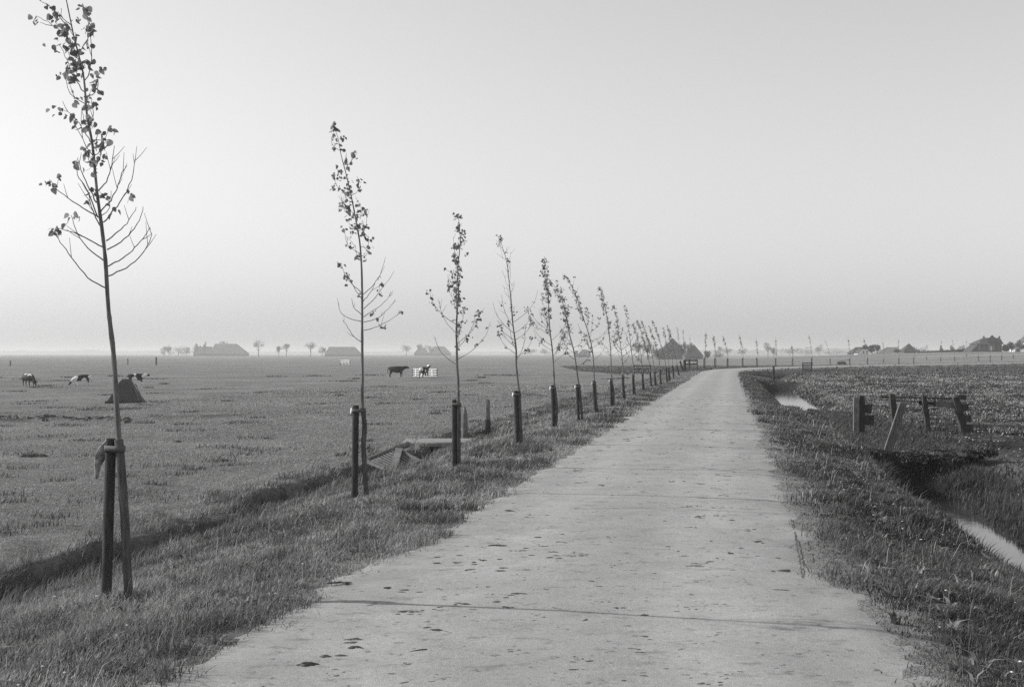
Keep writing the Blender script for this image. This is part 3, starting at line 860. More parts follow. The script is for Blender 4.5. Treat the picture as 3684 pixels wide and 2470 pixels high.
    L = ax.length; ax.normalize(); pr = Vector((-ax.y, ax.x, 0)); R0 = rs * 1.06; R1 = .036
    ring = []
    for q in range(9):
        th = math.pi / 2 + math.pi * q / 8; ring.append(c0 + ax * (math.cos(th) * R0) + pr * (math.sin(th) * R0))
    for q in range(9):
        th = -math.pi / 2 + math.pi * q / 8; ring.append(c1 + ax * (math.cos(th) * R1) + pr * (math.sin(th) * R1))
    vs = []; hh = .022
    for p in ring: vs += [p + Vector((0, 0, hh)), p - Vector((0, 0, hh))]
    n = len(ring)
    mb = MB(); mb.add(vs, [(2 * k, 2 * k + 1, (2 * k + 3) % (2 * n), (2 * k + 2) % (2 * n)) for k in range(n)])
    sp_ = mb.build('strap', M_STRAP, st)
    md = sp_.modifiers.new('solid', 'SOLIDIFY'); md.thickness = .006; md.offset = 1
    if flap:
        # torn end of sacking hanging off the outer side of the post
        e = c0 - ax * rs * 1.1 + Vector((0, 0, .0))
        vs = []
        prof = [(0, .09, .012), (-.03, .055, .05), (-.07, .02, .085), (-.10, -.03, .10), (-.105, -.085, .07), (-.095, -.15, .035), (-.088, -.20, .01)]
        for q, (dx, dz, ww) in enumerate(prof):
            vs += [e + Vector((dx + ww * .2, -.01 * math.sin(q), dz - .02 + ww * .05)), e + Vector((dx + ww * .75, .035, dz - .02 - ww * .35))]
        mb = MB(); mb.add(vs, [(2 * k, 2 * k + 1, 2 * k + 3, 2 * k + 2) for k in range(len(prof) - 1)])
        fl = mb.build('loose_strap_end', M_SACK, st); fl['label'] = 'torn pale sacking end hanging from the post'
        md = fl.modifiers.new('solid', 'SOLIDIFY'); md.thickness = .008
    elif not simple and rr.random() < .8:
        mb = MB(); e = c0 - ax * R0
        mb.add([e + Vector((0, -.03, .03)), e + Vector((-.02, .01, .035)), e + Vector((-.03, .015, -.03)), e + Vector((-.01, -.025, -.045))], [(0, 1, 2, 3)])
        fl = mb.build('strap_end', M_CLOTH, st); md = fl.modifiers.new('solid', 'SOLIDIFY'); md.thickness = .006
    return t

def c2(lst): return [[(x / 1.4257, y / 1.4257) for x, y in br] for br in lst]
def c6(lst): return [[(1100 + x / 1.845, 400 + y / 1.845) for x, y in br] for br in lst]
def c8(l): return [(1500 + x / 1.96, 700 + y / 1.96) for x, y in l]

LOW1 = c2([[(500, 980), (545, 930), (575, 840), (590, 745)], [(517, 1085), (565, 1030), (600, 970), (625, 890), (650, 850)], [(530, 1140), (600, 1060), (650, 980), (690, 870), (692, 815)],
           [(545, 1235), (610, 1185), (660, 1130), (700, 1060)], [(550, 1280), (640, 1225), (700, 1150), (738, 1060)], [(555, 1365), (630, 1325), (690, 1270), (740, 1215), (770, 1165)],
           [(555, 1415), (650, 1370), (730, 1300), (775, 1220), (772, 1170)],
           [(495, 1040), (450, 950), (415, 870), (400, 810)], [(500, 1110), (455, 990), (410, 910), (385, 850)], [(505, 1115), (400, 1050), (310, 985), (250, 920)],
           [(515, 1160), (470, 1060), (450, 980)], [(525, 1265), (430, 1215), (370, 1190), (300, 1170)], [(530, 1335), (450, 1270), (400, 1200), (365, 1105)],
           [(540, 1475), (450, 1420), (370, 1320), (310, 1240), (265, 1180)]])
UP1 = c2([[(470, 735), (430, 670), (380, 600), (320, 560)], [(430, 470), (375, 390), (345, 310), (300, 225)], [(405, 285), (340, 190), (270, 130), (190, 85)], [(372, 160), (310, 90), (250, 30), (200, 0)],
          [(430, 430), (465, 340), (470, 250), (460, 130), (440, 30)], [(440, 500), (480, 480), (503, 440), (500, 385)], [(400, 265), (430, 240), (455, 150), (445, 90)],
          [(460, 640), (480, 600), (470, 510)], [(470, 720), (495, 715), (505, 665)], [(480, 790), (500, 790), (545, 715)], [(480, 830), (462, 830), (450, 780)], [(400, 290), (355, 230), (330, 150)]])
P1 = [(448, 1850), (438, 1700), (427, 1580), (419, 1450), (411, 1300), (398, 1180)] + [(x / 1.4257, y / 1.4257) for x, y in
      [(555, 1568), (540, 1330), (520, 1150), (497, 980), (475, 750), (445, 580), (430, 400), (400, 270), (375, 170), (340, 0), (318, -90)]]
LOW2 = c6([[(380, 1215), (450, 1150), (500, 1070), (530, 965)], [(382, 1260), (430, 1200), (460, 1140)], [(385, 1310), (450, 1250), (510, 1170), (560, 1110)], [(385, 1365), (450, 1320), (520, 1270), (580, 1190)],
           [(385, 1400), (480, 1370), (545, 1310), (600, 1255)], [(385, 1455), (480, 1425), (550, 1390), (640, 1325)], [(375, 1205), (310, 1150), (260, 1080), (235, 1000)], [(370, 1240), (320, 1170), (280, 1090)],
           [(365, 1345), (320, 1300), (305, 1240)], [(370, 1395), (280, 1370), (230, 1330), (215, 1265)], [(370, 1530), (320, 1495), (270, 1420), (245, 1385)]])
UP2 = c6([[(250, 350), (290, 345), (320, 285)], [(300, 560), (345, 530), (352, 450)], [(325, 690), (370, 680), (360, 610)], [(345, 800), (400, 760), (402, 670)], [(365, 900), (410, 900), (415, 825)],
          [(370, 960), (402, 955), (405, 900)], [(295, 580), (240, 530), (200, 490)], [(320, 680), (270, 640), (215, 560)], [(340, 790), (315, 770), (290, 750)], [(355, 960), (340, 950), (328, 890)], [(275, 450), (235, 440), (210, 415)]])
P2 = [(1313, 1700), (1308, 1600), (1312, 1530), (1303, 1445), (1304, 1350), (1303, 1250), (1303, 1100), (1302, 1000), (1296, 888), (1284, 812), (1263, 703), (1244, 622), (1227, 557), (1216, 497), (1200, 454)]
P3 = [(1650, 1600), (1651, 1500)] + c8([(292, 1400), (290, 1300), (283, 1200), (280, 1050), (278, 950), (285, 800), (293, 680), (288, 600), (290, 500), (300, 400), (305, 330), (300, 220), (290, 145)])
P4 = [(1873, 1530), (1869, 1440)] + c8([(720, 1400), (712, 1320), (700, 1200), (700, 1100), (688, 1000), (675, 900), (665, 760), (650, 620), (640, 520), (625, 440), (600, 360), (590, 295)])
P5 = [(2003, 1480), (2000, 1430), (1994, 1384)] + c8([(965, 1250), (955, 1100), (938, 960), (930, 850), (925, 680), (905, 560), (898, 450)])
P6 = [(2090, 1450), (2084, 1390)] + c8([(1135, 1300), (1110, 1120), (1075, 980), (1050, 850), (1020, 740), (985, 670), (940, 605)])
P7 = [(2144, 1430), (2141, 1375)] + c8([(1250, 1310), (1240, 1120), (1210, 980), (1170, 860), (1130, 730), (1080, 620), (1040, 570)])
P8 = [(2208, 1410), (2200, 1360), (2197, 1260)] + c8([(1362, 1050), (1345, 900), (1320, 760), (1285, 660)])
EXTRA = {0: ' with bare curved lower twigs, stake trailing torn sacking', 1: ' with a wavy lower stem and full leafy leader', 2: ' beside the pointed grey post, short and straight', 3: ' almost leafless but for its tip and low twigs',
         4: ' with a bushy top bent over at the tip', 5: ' leaning over towards the pasture', 6: ' leaning, with hardly any lower twigs'}
rows = [
    # base px, (stake x at foot, width px), stake top px, path, lower, upper, leafy, bare
    ((464, 2163), (414, 37), (396, 1577), P1, LOW1, UP1, .7, False, True),
    ((1320, 1795), (1285, 24), (1279, 1457), P2, LOW2, UP2, .8, False, False),
    ((1652, 1688), (1635, 18), (1634, 1437), P3, None, None, 1.15, False, False),
    ((1877, 1605), (1863, 16), (1855, 1405), P4, None, None, .55, True, False),
    ((2000, 1550), (1993, 14), (1988, 1385), P5, None, None, 1.3, False, False),
    ((2096, 1521), (2082, 11), (2076, 1381), P6, None, None, 1.1, False, False),
    ((2150, 1485), (2140, 11), (2136, 1369), P7, None, None, .75, False, False),
    ((2207, 1461), (2200, 10), (2198, 1362), P8, None, None, 1.0, False, False)]
gen = [  # foot x, foot y, stake top y, tree top x, y, leafy
    (2246, 1440, 1348, 2210, 1102, 1.1), (2282, 1421, 1346, 2247, 1098, .9), (2316, 1408, 1340, 2280, 1165, 1.2), (2343, 1396, 1334, 2292, 1153, 1.3), (2359, 1391, 1335, 2308, 1155, 1.3),
    (2378, 1386, 1327, 2336, 1171, 1.1), (2400, 1377, 1320, 2347, 1155, 1.3), (2409, 1371, 1321, 2386, 1178, .8), (2423, 1364, 1314, 2400, 1170, 1.2), (2438, 1354, 1313, 2407, 1184, 1.1),
    (2450, 1341, 1298, 2437, 1178, .7), (2465, 1334, 1294, 2457, 1187, .7), (2483, 1328, 1291, 2482, 1203, .5)]
for x, y, st, tx, ty, lf in gen:
    n = 7; path = []
    for k in range(1, n + 1):
        q = k / n; path.append((x + (tx - x) * q ** 1.9 + R.uniform(-1.5, 1.5), y + (ty - y) * q))
    w_ = max(6.5, (y - HY) * .056)
    rows.append(((x + w_ * .55, y), (x - w_ * .5, w_), (x - w_ * .55, st), path, None, None, lf, False, False))
for i, (b, sx, stp, path, lo, upb, lf, bare, fl) in enumerate(rows):
    lab = ORD[i] + ' young poplar of the roadside row' + EXTRA.get(i, ', counted from the one with torn sacking')
    sl = ('thick dark stake with torn sacking tied to the first poplar of the row' if i == 0 else 'dark stake strapped to the ' + ORD[i] + ' poplar of the straight roadside row')
    sapling(i, b, sx, stp, path, lo, upb, bare, lab, sl, leafy=lf, flap=fl, simple=(i > 7))

# saplings beyond the bend
far = [(2535, 1322, 1287, 2535, 1193), (2574, 1322, 1287, 2561, 1204), (2619, 1321, 1288, 2595, 1204), (2673, 1317, 1287, 2655, 1199), (2724, 1315, 1287, 2717, 1214), (2792, 1314, 1288, 2787, 1210),
       (2852, 1314, 1290, 2845, 1240), (2921, 1313, 1287, 2906, 1201), (2988, 1310, 1290, 2962, 1217), (3058, 1312, 1289, 3048, 1212), (3122, 1312, 1289, 3103, 1214), (3179, 1308, 1291, 3174, 1226),
       (3234, 1307, 1287, 3229, 1217), (3288, 1306, 1286, 3286, 1240), (3334, 1303, 1287, 3333, 1236), (3385, 1302, 1285, 3384, 1222), (3435, 1299, 1282, 3422, 1215), (3478, 1300, 1285, 3474, 1222),
       (3521, 1296, 1279, 3510, 1226), (3563, 1295, 1277, 3560, 1235), (3604, 1293, 1276, 3602, 1236), (3646, 1291, 1275, 3644, 1236)]
def far_sapling(i, x, y, st, tx, ty):
    rr = random.Random(900 + i)
    Y0 = 1.16 * F / (y - st); X0 = (x - CX) / F * Y0; z0 = tz(X0, Y0)
    # keep clear of the road, on the line that follows it
    d_, _ = frame(np.array([X0]), np.array([Y0]))
    if d_[0] > -3.0:
        while frame(np.array([X0]), np.array([Y0]))[0][0] > -3.0:
            Y0 += 1.0; X0 = (x - CX) / F * Y0
        z0 = tz(X0, Y0)
    B = Vector((X0, Y0, z0)); hs = max(.8, CAMH - (st - HY) / F * Y0 - z0); ht = CAMH - (ty - HY) / F * Y0 - z0
    t = empty('young_tree', B); tag(t, ORD[i] + ' thin sapling standing beyond the bend, counted from the bend', 'tree', 'saplings beyond the bend')
    lx = (tx - x) / F * Y0
    pts = [B + Vector((.12, 0, 0)) + Vector((lx * q ** 1.9, 0, ht * q)) for q in np.linspace(0, 1, 9)]
    mb = MB(); mb.tube(pts, [.03 * (1 - .6 * q) for q in np.linspace(0, 1, 9)], 5, .1, rr); mb.build('trunk', M_BARK, t)
    lv = MB()
    for k in range(rr.randint(34, 80)):
        q = rr.choice([rr.uniform(.72, 1), rr.uniform(.8, 1), rr.uniform(.5, .7)]); p = pts[min(8, int(q * 8))]
        p = p + Vector((rr.gauss(0, .07), rr.gauss(0, .07), rr.gauss(0, .15)))
        for w_ in range(3): leaf_faces(lv, p + Vector((rr.gauss(0, .04), rr.gauss(0, .04), rr.gauss(0, .04))), rr.uniform(.06, .10), rr)
    lv.build('leaves', M_LEAF, t, smooth=False)
    so_ = Vector((X0 - .06, Y0 + .02, z0))
    s_ = empty('tree_stake', so_); tag(s_, 'low dark stake holding the ' + ORD[i] + ' sapling beyond the bend', 'stake', 'stakes beyond the bend')
    mb = MB(); mb.tube([so_ - Vector((0, 0, .15)), so_ + Vector((rr.uniform(-.05, .03), 0, hs * .6)), so_ + Vector((rr.uniform(-.06, .03), 0, hs))], [.085, .08, .08], 8, .1, rr); mb.build('post', M_STAKE, s_)
for i, a in enumerate(far): far_sapling(i, *a)

# ------------------------------------------------------------------ posts, gates and the fallen rack
def post(name, foot, top_py, wpx, m, label, cat='post', lean=0, pointed=False, sleeve=False, kind=None, square=False, group=None):
    B = gp(*foot); Y0 = B.y; h = CAMH - (top_py - HY) / F * Y0 - B.z; r = wpx / 2 / F * Y0; lx = lean / F * Y0
    e = empty(name, B); tag(e, label, cat, group)
    zs = [-.15 / h, 0, .2, .45, .7, .93, 1.0]
    rad = [r * 1.05, r * 1.04, r, r * 1.0, r * .96, r * .95, r * .85]
    if pointed: zs = [-.15 / h, 0, .25, .5, .72, .84, .93, 1.0]; rad = [r * 1.1, r * 1.1, r * 1.08, r, r * .95, r * .85, r * .5, r * .12]
    mb = MB(); mb.tube([B + Vector((lx * q, 0, h * q)) for q in zs], rad, 6 if square else 10, .16, R); mb.build('shaft', m, e)
    if sleeve:
        mb = MB(); mb.tube([B + Vector((lx * q, 0, h * q)) for q in (-.1 / h, .15, .35, .47)], r * 1.22, 10, .12, R); o = mb.build('lower_sleeve', M_OLDD, e)
    return e
post('pointed_post', (1672, 1602), 1462, 21, M_OLD, 'grey weathered post sharpened to a point beside the ditch bridge', pointed=True)
post('fence_post', (1754, 1573), 1436, 19, M_OLD, 'flat-topped grey post with a thicker lower half past the bridge', sleeve=True)
post('fence_post', (37, 1316), 1297, 5, M_OLDD, 'lone thin post out in the pasture behind the first grazing cow', group='posts out in the pasture')
post('fence_post', (460, 1311), 1288, 4, M_OLDD, 'faint thin post in the pasture beyond the dark shelter', group='posts out in the pasture')
post('fence_post', (562, 1313), 1284, 6, M_OLDD, 'short dark post standing alone in the pasture right of the dark shelter', group='posts out in the pasture')
post('fence_post', (2783, 1372), 1316, 8, M_STAKE, 'single dark post at the far end of the water ditch')

# bridge slab across the dry ditch
a = gp(1468, 1608); Yb = 29.6
e = empty('ditch_bridge', (-1.8, Yb + .7, -.5)); tag(e, 'low sandy concrete slab bridging the dry ditch by the posts', 'bridge')
mb = MB(); mb.box((-1.72, Yb + .62, -.50), (1.95, 1.35, .13)); o = mb.build('deck', M_CONC, e); md = o.modifiers.new('b', 'BEVEL'); md.width = .03
for sx in (-2.5, -.95):
    mb = MB(); mb.box((sx, Yb + .62, -.80), (.16, 1.2, .46)); mb.build('abutment', M_OLDD, e)

# fallen slatted rack in the ditch
def rack():
    Yr = 24.0
    A = at(1322, 1662, Yr + .1); Bt = at(1428, 1616, Yr + 1.0); C = at(1517, 1662, Yr + .35); D = at(1420, 1704, Yr - .6)
    e = empty('hay_rack', (A + Bt + C + D) / 4); tag(e, 'fallen slatted wooden rack lying tilted in the dry ditch', 'hay rack')
    ns = 10
    for k in range(ns):
        q = (k + .5) / ns
        p = A + (Bt - A) * q; r = D + (C - D) * q
        mb = MB(); mb.bar(p, r, .04, .02); mb.build('slat', M_SLAT, e)
    up = Vector((0, -.01, .03))
    for s0, s1 in ((A, D), (Bt, C)):
        mb = MB(); mb.bar(s0 - (s1 - s0) * .02 + up * .4, s1 + (s1 - s0) * .02 + up * .4, .05, .05); mb.build('frame_rail', M_OLD, e)
    for q in (0.0, 1.0):
        p = A + (Bt - A) * q; r = D + (C - D) * q
    mb = MB(); mb.bar(Bt + (C - Bt) * .10 + up * 1.3, D + (A - D) * .08 + up * 1.3, .14, .03); mb.build('cross_board', M_OLD, e)
    mb = MB(); mb.bar(D + up, C + up, .06, .05); mb.build('frame_rail', M_OLD, e)
rack()
p0 = at(1322, 1652, 24.6); p1 = at(1410, 1620, 25.2); p2 = at(1466, 1598, 25.7)
mb = MB(); mb.tube(smooth_path([p0, p1 + Vector((0, 0, .02)), p2], 5), [.035, .037, .04, .045, .048, .052, .055, .06, .062, .065, .066], 10, .12, R)
tag(mb.build('log', M_OLD, origin=p1), 'round grey log resting along the top of the fallen rack', 'log')

# the old gate on the dam across the water ditch
A = gp(3080, 1562)
e = empty('gate_post', A); tag(e, 'upright pale-edged gate post with two broken board ends beside the water', 'gate post')
mb = MB(); mb.tube([A + Vector((0, 0, q)) for q in (-.15, .2, .5, .86, .90)], [.095, .09, .088, .086, .075], 4, .1, R, math.pi / 4); mb.build('post', M_OLD, e)
mb = MB(); mb.tube([A + Vector((.17, .12, q)) for q in (-.02, .4, .8, .93)], [.105, .10, .095, .07], 4, .14, R, math.pi / 4); mb.build('inner_post', M_OLDD, e)
mb = MB(); mb.bar(A + Vector((.2, .2, .62)), A + Vector((.46, .32, .60)), .045, .21); mb.build('board', M_OLDD, e)
mb = MB(); mb.bar(A + Vector((.2, .2, .33)), A + Vector((.52, .34, .33)), .045, .24); mb.build('board', M_OLDD, e)
Bp = gp(3222, 1557); Cp = gp(3340, 1534); Dp = gp(3472, 1546); Dp = Vector((Dp.x / Dp.y * 33.1, 33.1, tz(Dp.x / Dp.y * 33.1, 33.1)))
e = empty('rail_fence', Cp); tag(e, 'old plank fence of three leaning posts and thin rails on the dam', 'fence')
Bp, Cp, Dp = [Vector((q.x / q.y * 32.6, 32.6, tz(q.x / q.y * 32.6, 32.6))) for q in (Bp, Cp, Dp)]
tops = []
for (P, lx, h, r) in ((Bp, -.10, .98, .082), (Cp, -.12, .93, .070), (Dp, -.26, .95, .10)):
    t_ = P + Vector((lx, 0, h)); tops.append(t_)
    mb = MB(); mb.tube([P - Vector((0, 0, .15)), P + (t_ - P) * .4, P + (t_ - P) * .8, P + (t_ - P) * .97, t_], [r * 1.25, r * 1.2, r * 1.15, r * 1.1, r * .9], 4, .14, R, math.pi / 4 + .1); mb.build('post', M_OLDD, e)
mb = MB(); mb.bar(tops[0] + Vector((-.25, .12, -.09)), tops[2] + Vector((.12, .12, -.05)), .03, .04); mb.build('rail', M_OLDD, e)
mb = MB(); mb.bar(tops[1] + Vector((-.1, .13, -.20)), tops[2] + Vector((.16, .13, -.24)), .03, .15); mb.build('rail', M_OLD, e)
mb = MB(); mb.bar(tops[0] + Vector((.1, .13, -.17)), tops[1] + Vector((.3, .13, -.22)), .03, .05); mb.build('rail', M_OLD, e)
mb = MB(); mb.bar(tops[1] + Vector((.32, .11, -.30)), tops[1] + Vector((.34, .11, -.02)), .05, .03); mb.build('batten', M_OLDD, e)
for k, zz in enumerate((.93, .66, .36, .10)):
    q = Dp + Vector((-.24 + (1 - zz) * .22, .12, zz))
    mb = MB(); mb.bar(q, q + Vector((.40, .30, -.01)), .045, .20 if k else .13); mb.build('board_end', M_OLDD, e)
Fp = gp(3192, 1628)
e = empty('leaning_post', Fp); tag(e, 'thick grey post leaning over the ditch in front of the plank fence', 'post')
t_ = Vector(((3250 - CX) / F * Fp.y, Fp.y, CAMH - (1448 - HY) / F * Fp.y))
mb = MB(); mb.tube([Fp - (t_ - Fp) * .12, Fp + (t_ - Fp) * .3, Fp + (t_ - Fp) * .7, Fp + (t_ - Fp) * .985, t_], [.105, .10, .098, .094, .08], 4, .10, R, math.pi / 4 - .06); mb.build('shaft', M_GREYW, e)
b0 = gp(3140, 1530); b1 = gp(3445, 1512)
mid = (b0 + b1) / 2 + Vector((0, .2, .16))
mb = MB(); mb.tube(smooth_path([b0 + Vector((0, 0, .02)), b0 + (mid - b0) * .55 + Vector((0, 0, .03)), mid, b1 + Vector((0, .1, .12))], 6), .011, 6)
tag(mb.build('bent_rod', M_PALEW, origin=b0), 'thin pale bent rod arching low behind the leaning posts', 'rod')
# timber edge of the dam
q0 = gp(3062, 1600); mb = MB()
pts = smooth_path([Vector((6.95, 25.6, -.3)), Vector((7.45, 24.6, -.27)), Vector((8.3, 24.0, -.27)), Vector((9.1, 23.9, -.3))], 6)
mb.tube(pts, .045, 7, .3, R); tag(mb.build('edge_beam', M_OLD, origin=pts[8]), 'old timber beam edging the dam above the reeds', 'beam')

# bramble clump at the corner of the dam
def cloud(mb, c, rx, ry, rz, n, s_, rr, lumps=6):
    cs = [(Vector((rr.uniform(-.65, .65) * rx, rr.uniform(-.65, .65) * ry, rr.uniform(-.55, .65) * rz)), rr.uniform(.32, .6)) for _ in range(lumps)]
    for k in range(n):
        l, q = rr.choice(cs); v = Vector((rr.gauss(0, 1), rr.gauss(0, 1), rr.gauss(0, 1))).normalized() * (rr.random() ** .4) * q
        p = c + l + Vector((v.x * rx, v.y * ry, v.z * rz))
        a = Vector((rr.gauss(0, 1), rr.gauss(0, 1), rr.gauss(0, 1))).normalized(); b = a.cross(Vector((rr.gauss(0, 1), rr.gauss(0, 1), rr.gauss(0, 1)))).normalized()
        s2 = s_ * rr.uniform(.5, 1.3)
        mb.add([p - a * s2, p - b * s2 * .7, p + a * s2, p + b * s2 * .7], [(0, 1, 2, 3)])
def bush(px, py, w, h, label, s_=.03, n=900):
    B = gp(px, py); e = empty('bramble_bush', B); tag(e, label, 'bush')
    rr = random.Random(px)
    mb = MB(); cloud(mb, B + Vector((0, 0, h * .45)), w, w * .7, h * .6, n, s_, rr, 9); mb.build('foliage', M_FAR_LEAF, e, smooth=False)
    mb = MB()
    for k in range(5): mb.tube([B + Vector((rr.uniform(-.1, .1), 0, -.05)), B + Vector((rr.uniform(-.3, .3) * w, rr.uniform(-.2, .2), h * .8))], [.012, .005], 5)
    mb.build('stem', M_TRUNK, e)
bush(3510, 1672, .42, .38, 'dark bramble clump at the field corner of the dam')
bush(3330, 1668, .55, .28, 'dark brambles tangled over the ditch head under the dam', .025, 1200)
bush(3165, 1655, .22, .20, 'small dark weed clump on the ditch lip near the leaning post', .02, 500)

# field gate in the pasture behind the saplings
def field_gate(pxl, pxr, top, base, rails, m, label, name='field_gate', Y=None, brace=True, pz=None, sk=0.0):
    Y0 = Y; x0 = (pxl - CX) / F * Y0; x1 = (pxr - CX) / F * Y0; z1 = CAMH - (top - HY) / F * Y0; z0 = tz((x0 + x1) / 2, Y0)
    if base is not None: z0 = CAMH - (base - HY) / F * Y0
    e = empty(name, ((x0 + x1) / 2, Y0, z0)); tag(e, label, 'gate')
    H = z1 - z0
    yy = lambda x: Y0 - (x - (x0 + x1) / 2) * sk
    for x in (x0, x1):
        mb = MB(); mb.box((x, yy(x), z0 + H / 2 - .05), (.11, .1, H + .12)); mb.build('post', m if pz is None else pz, e)
    for k in range(rails):
        z = z0 + H * (.93 - .78 * k / max(1, rails - 1)) if rails > 2 else z0 + H * (.93 - .34 * k)
        mb = MB(); mb.bar((x0, yy(x0) - .07, z), (x1, yy(x1) - .07, z), .03, H * (.10 if rails > 2 else .13)); mb.build('rail', m, e)
    if brace:
        mb = MB(); mb.bar((x0 + .1, yy(x0) - .10, z0 + .1), (x1 - .1, yy(x1) - .10, z1 - .1), .02, .07, (0, 1, 0)); mb.build('brace', m, e)
    return e
field_gate(2281, 2340, 1312, None, 3, M_OLDD, 'dark wooden field gate in the pasture behind the row of poplars', Y=122, brace=False)
field_gate(2466, 2508, 1293, None, 2, M_OLDD, 'low dark gate frame with a cross brace where the road bends', Y=128)
g = field_gate(1482, 1575, 1325, 1357, 4, M_GATEW, 'white board gate standing in the pasture among the cattle', Y=138, brace=False, pz=M_OLDD, sk=1.0)
for fx in (.12, .36, .8):
    Y0 = 138; x = ((1482 + (1575 - 1482) * fx) - CX) / F * Y0; mb = MB()
    mb.bar((x, Y0 - (x - (1528.5 - CX) / F * Y0) - .13, CAMH - (1357 - HY) / F * Y0), (x, Y0 - (x - (1528.5 - CX) / F * Y0) - .13, CAMH - (1327 - HY) / F * Y0), .19, .02, (-.7, -.7, 0)); mb.build('upright_board', M_GATEW, g)
g = field_gate(1222, 1262, 1294, 1313, 2, M_GATEW, 'small pale hurdle far out in the pasture, beyond the cattle', 'hurdle', Y=262, brace=False, pz=M_OLD, sk=1.0)
for fx in (.2, .55, .9):
    Y0 = 262; x = ((1222 + 40 * fx) - CX) / F * Y0; mb = MB(); q_ = Y0 - (x - (1242 - CX) / F * Y0) - .13; mb.bar((x, q_, CAMH - (1312 - HY) / F * Y0), (x, q_, CAMH - (1295 - HY) / F * Y0), .42, .03, (-.7, -.7, 0)); mb.build('board', M_PALEW, g)
# slatted crate gate by the far ditch and the tipped trough
g = field_gate(2888, 2920, 1303, None, 5, M_OLDD, 'small slatted hurdle closing the ditch below the bend', 'hurdle', Y=136, brace=False)
Bq = gp(3030, 1312)
e = empty('tipped_cart', Bq); tag(e, 'dark overturned farm cart with a raised shaft by the far fence', 'cart')
mb = MB()
k_ = Bq.y / F
mb.add([Bq + Vector((x * k_, y_, z * k_)) for y_ in (-.4, .4) for x, z in ((-20, 2), (16, 2), (8, 12), (-16, 10))], [(0, 1, 2, 3), (7, 6, 5, 4), (0, 4, 5, 1), (1, 5, 6, 2), (2, 6, 7, 3), (3, 7, 4, 0)]); mb.build('box', M_OLDD, e, smooth=False)
mb = MB(); mb.bar(Bq + Vector((-18 * k_, 0, 11 * k_)), Bq + Vector((24 * k_, 0, 19 * k_)), .08, .1); mb.build('shaft', M_OLDD, e)
for sx in (-11, 7):
    mb = MB(); mb.tube([Bq + Vector((sx * k_, -.47, .22)), Bq + Vector((sx * k_, -.41, .22))], .24, 14); mb.build('wheel', M_OLDD, e)

# dark tapering shelter in the pasture
def shelter():
    B = gp(447, 1450); Y0 = B.y; k = Y0 / F
    e = empty('hay_shelter', B); tag(e, 'dark tapering board shelter with pale poles leaning on it in the pasture', 'shelter')
    x0, x1, t0, t1 = -69 * k, 70 * k, -17 * k, 18 * k; H = 87 * k; dp = x1 * .9
    dp = .3
    lv = [(-.02, x0, x1, dp), (.53, x0 * .53, x1 * .53, dp * .53), (.86, x0 * .33, x1 * .33, dp * .33), (1.0, t0 * .7, t1 * .7, dp * .18)]
    vs = []
    for q, a_, b_, d_ in lv:
        for x, y_ in ((a_, -d_), (b_, -d_), (b_, d_), (a_, d_)): vs.append(B + Vector((x, y_ + dp, H * q)))
    fs = [(l * 4 + i, l * 4 + (i + 1) % 4, (l + 1) * 4 + (i + 1) % 4, (l + 1) * 4 + i) for l in range(3) for i in range(4)] + [(12, 13, 14, 15)]
    mb = MB(); mb.add(vs, fs); mb.build('body', M_SHELT, e, smooth=False)
    for dx in (0, .22):
        mb = MB(); mb.tube([B + Vector((x1 + .05 - dx, -.05, .02)), B + Vector((t1 + .25 - dx * .5, dp * .7, H * .8))], .028, 6); mb.build('pole', M_OLD, e)
    mb = MB(); mb.bar(B + Vector((x0 * .98, -.06, .06)), B + Vector((x1 * .96, -.06, .06)), .05, .12); mb.build('ground_board', M_STAKE, e)
shelter()

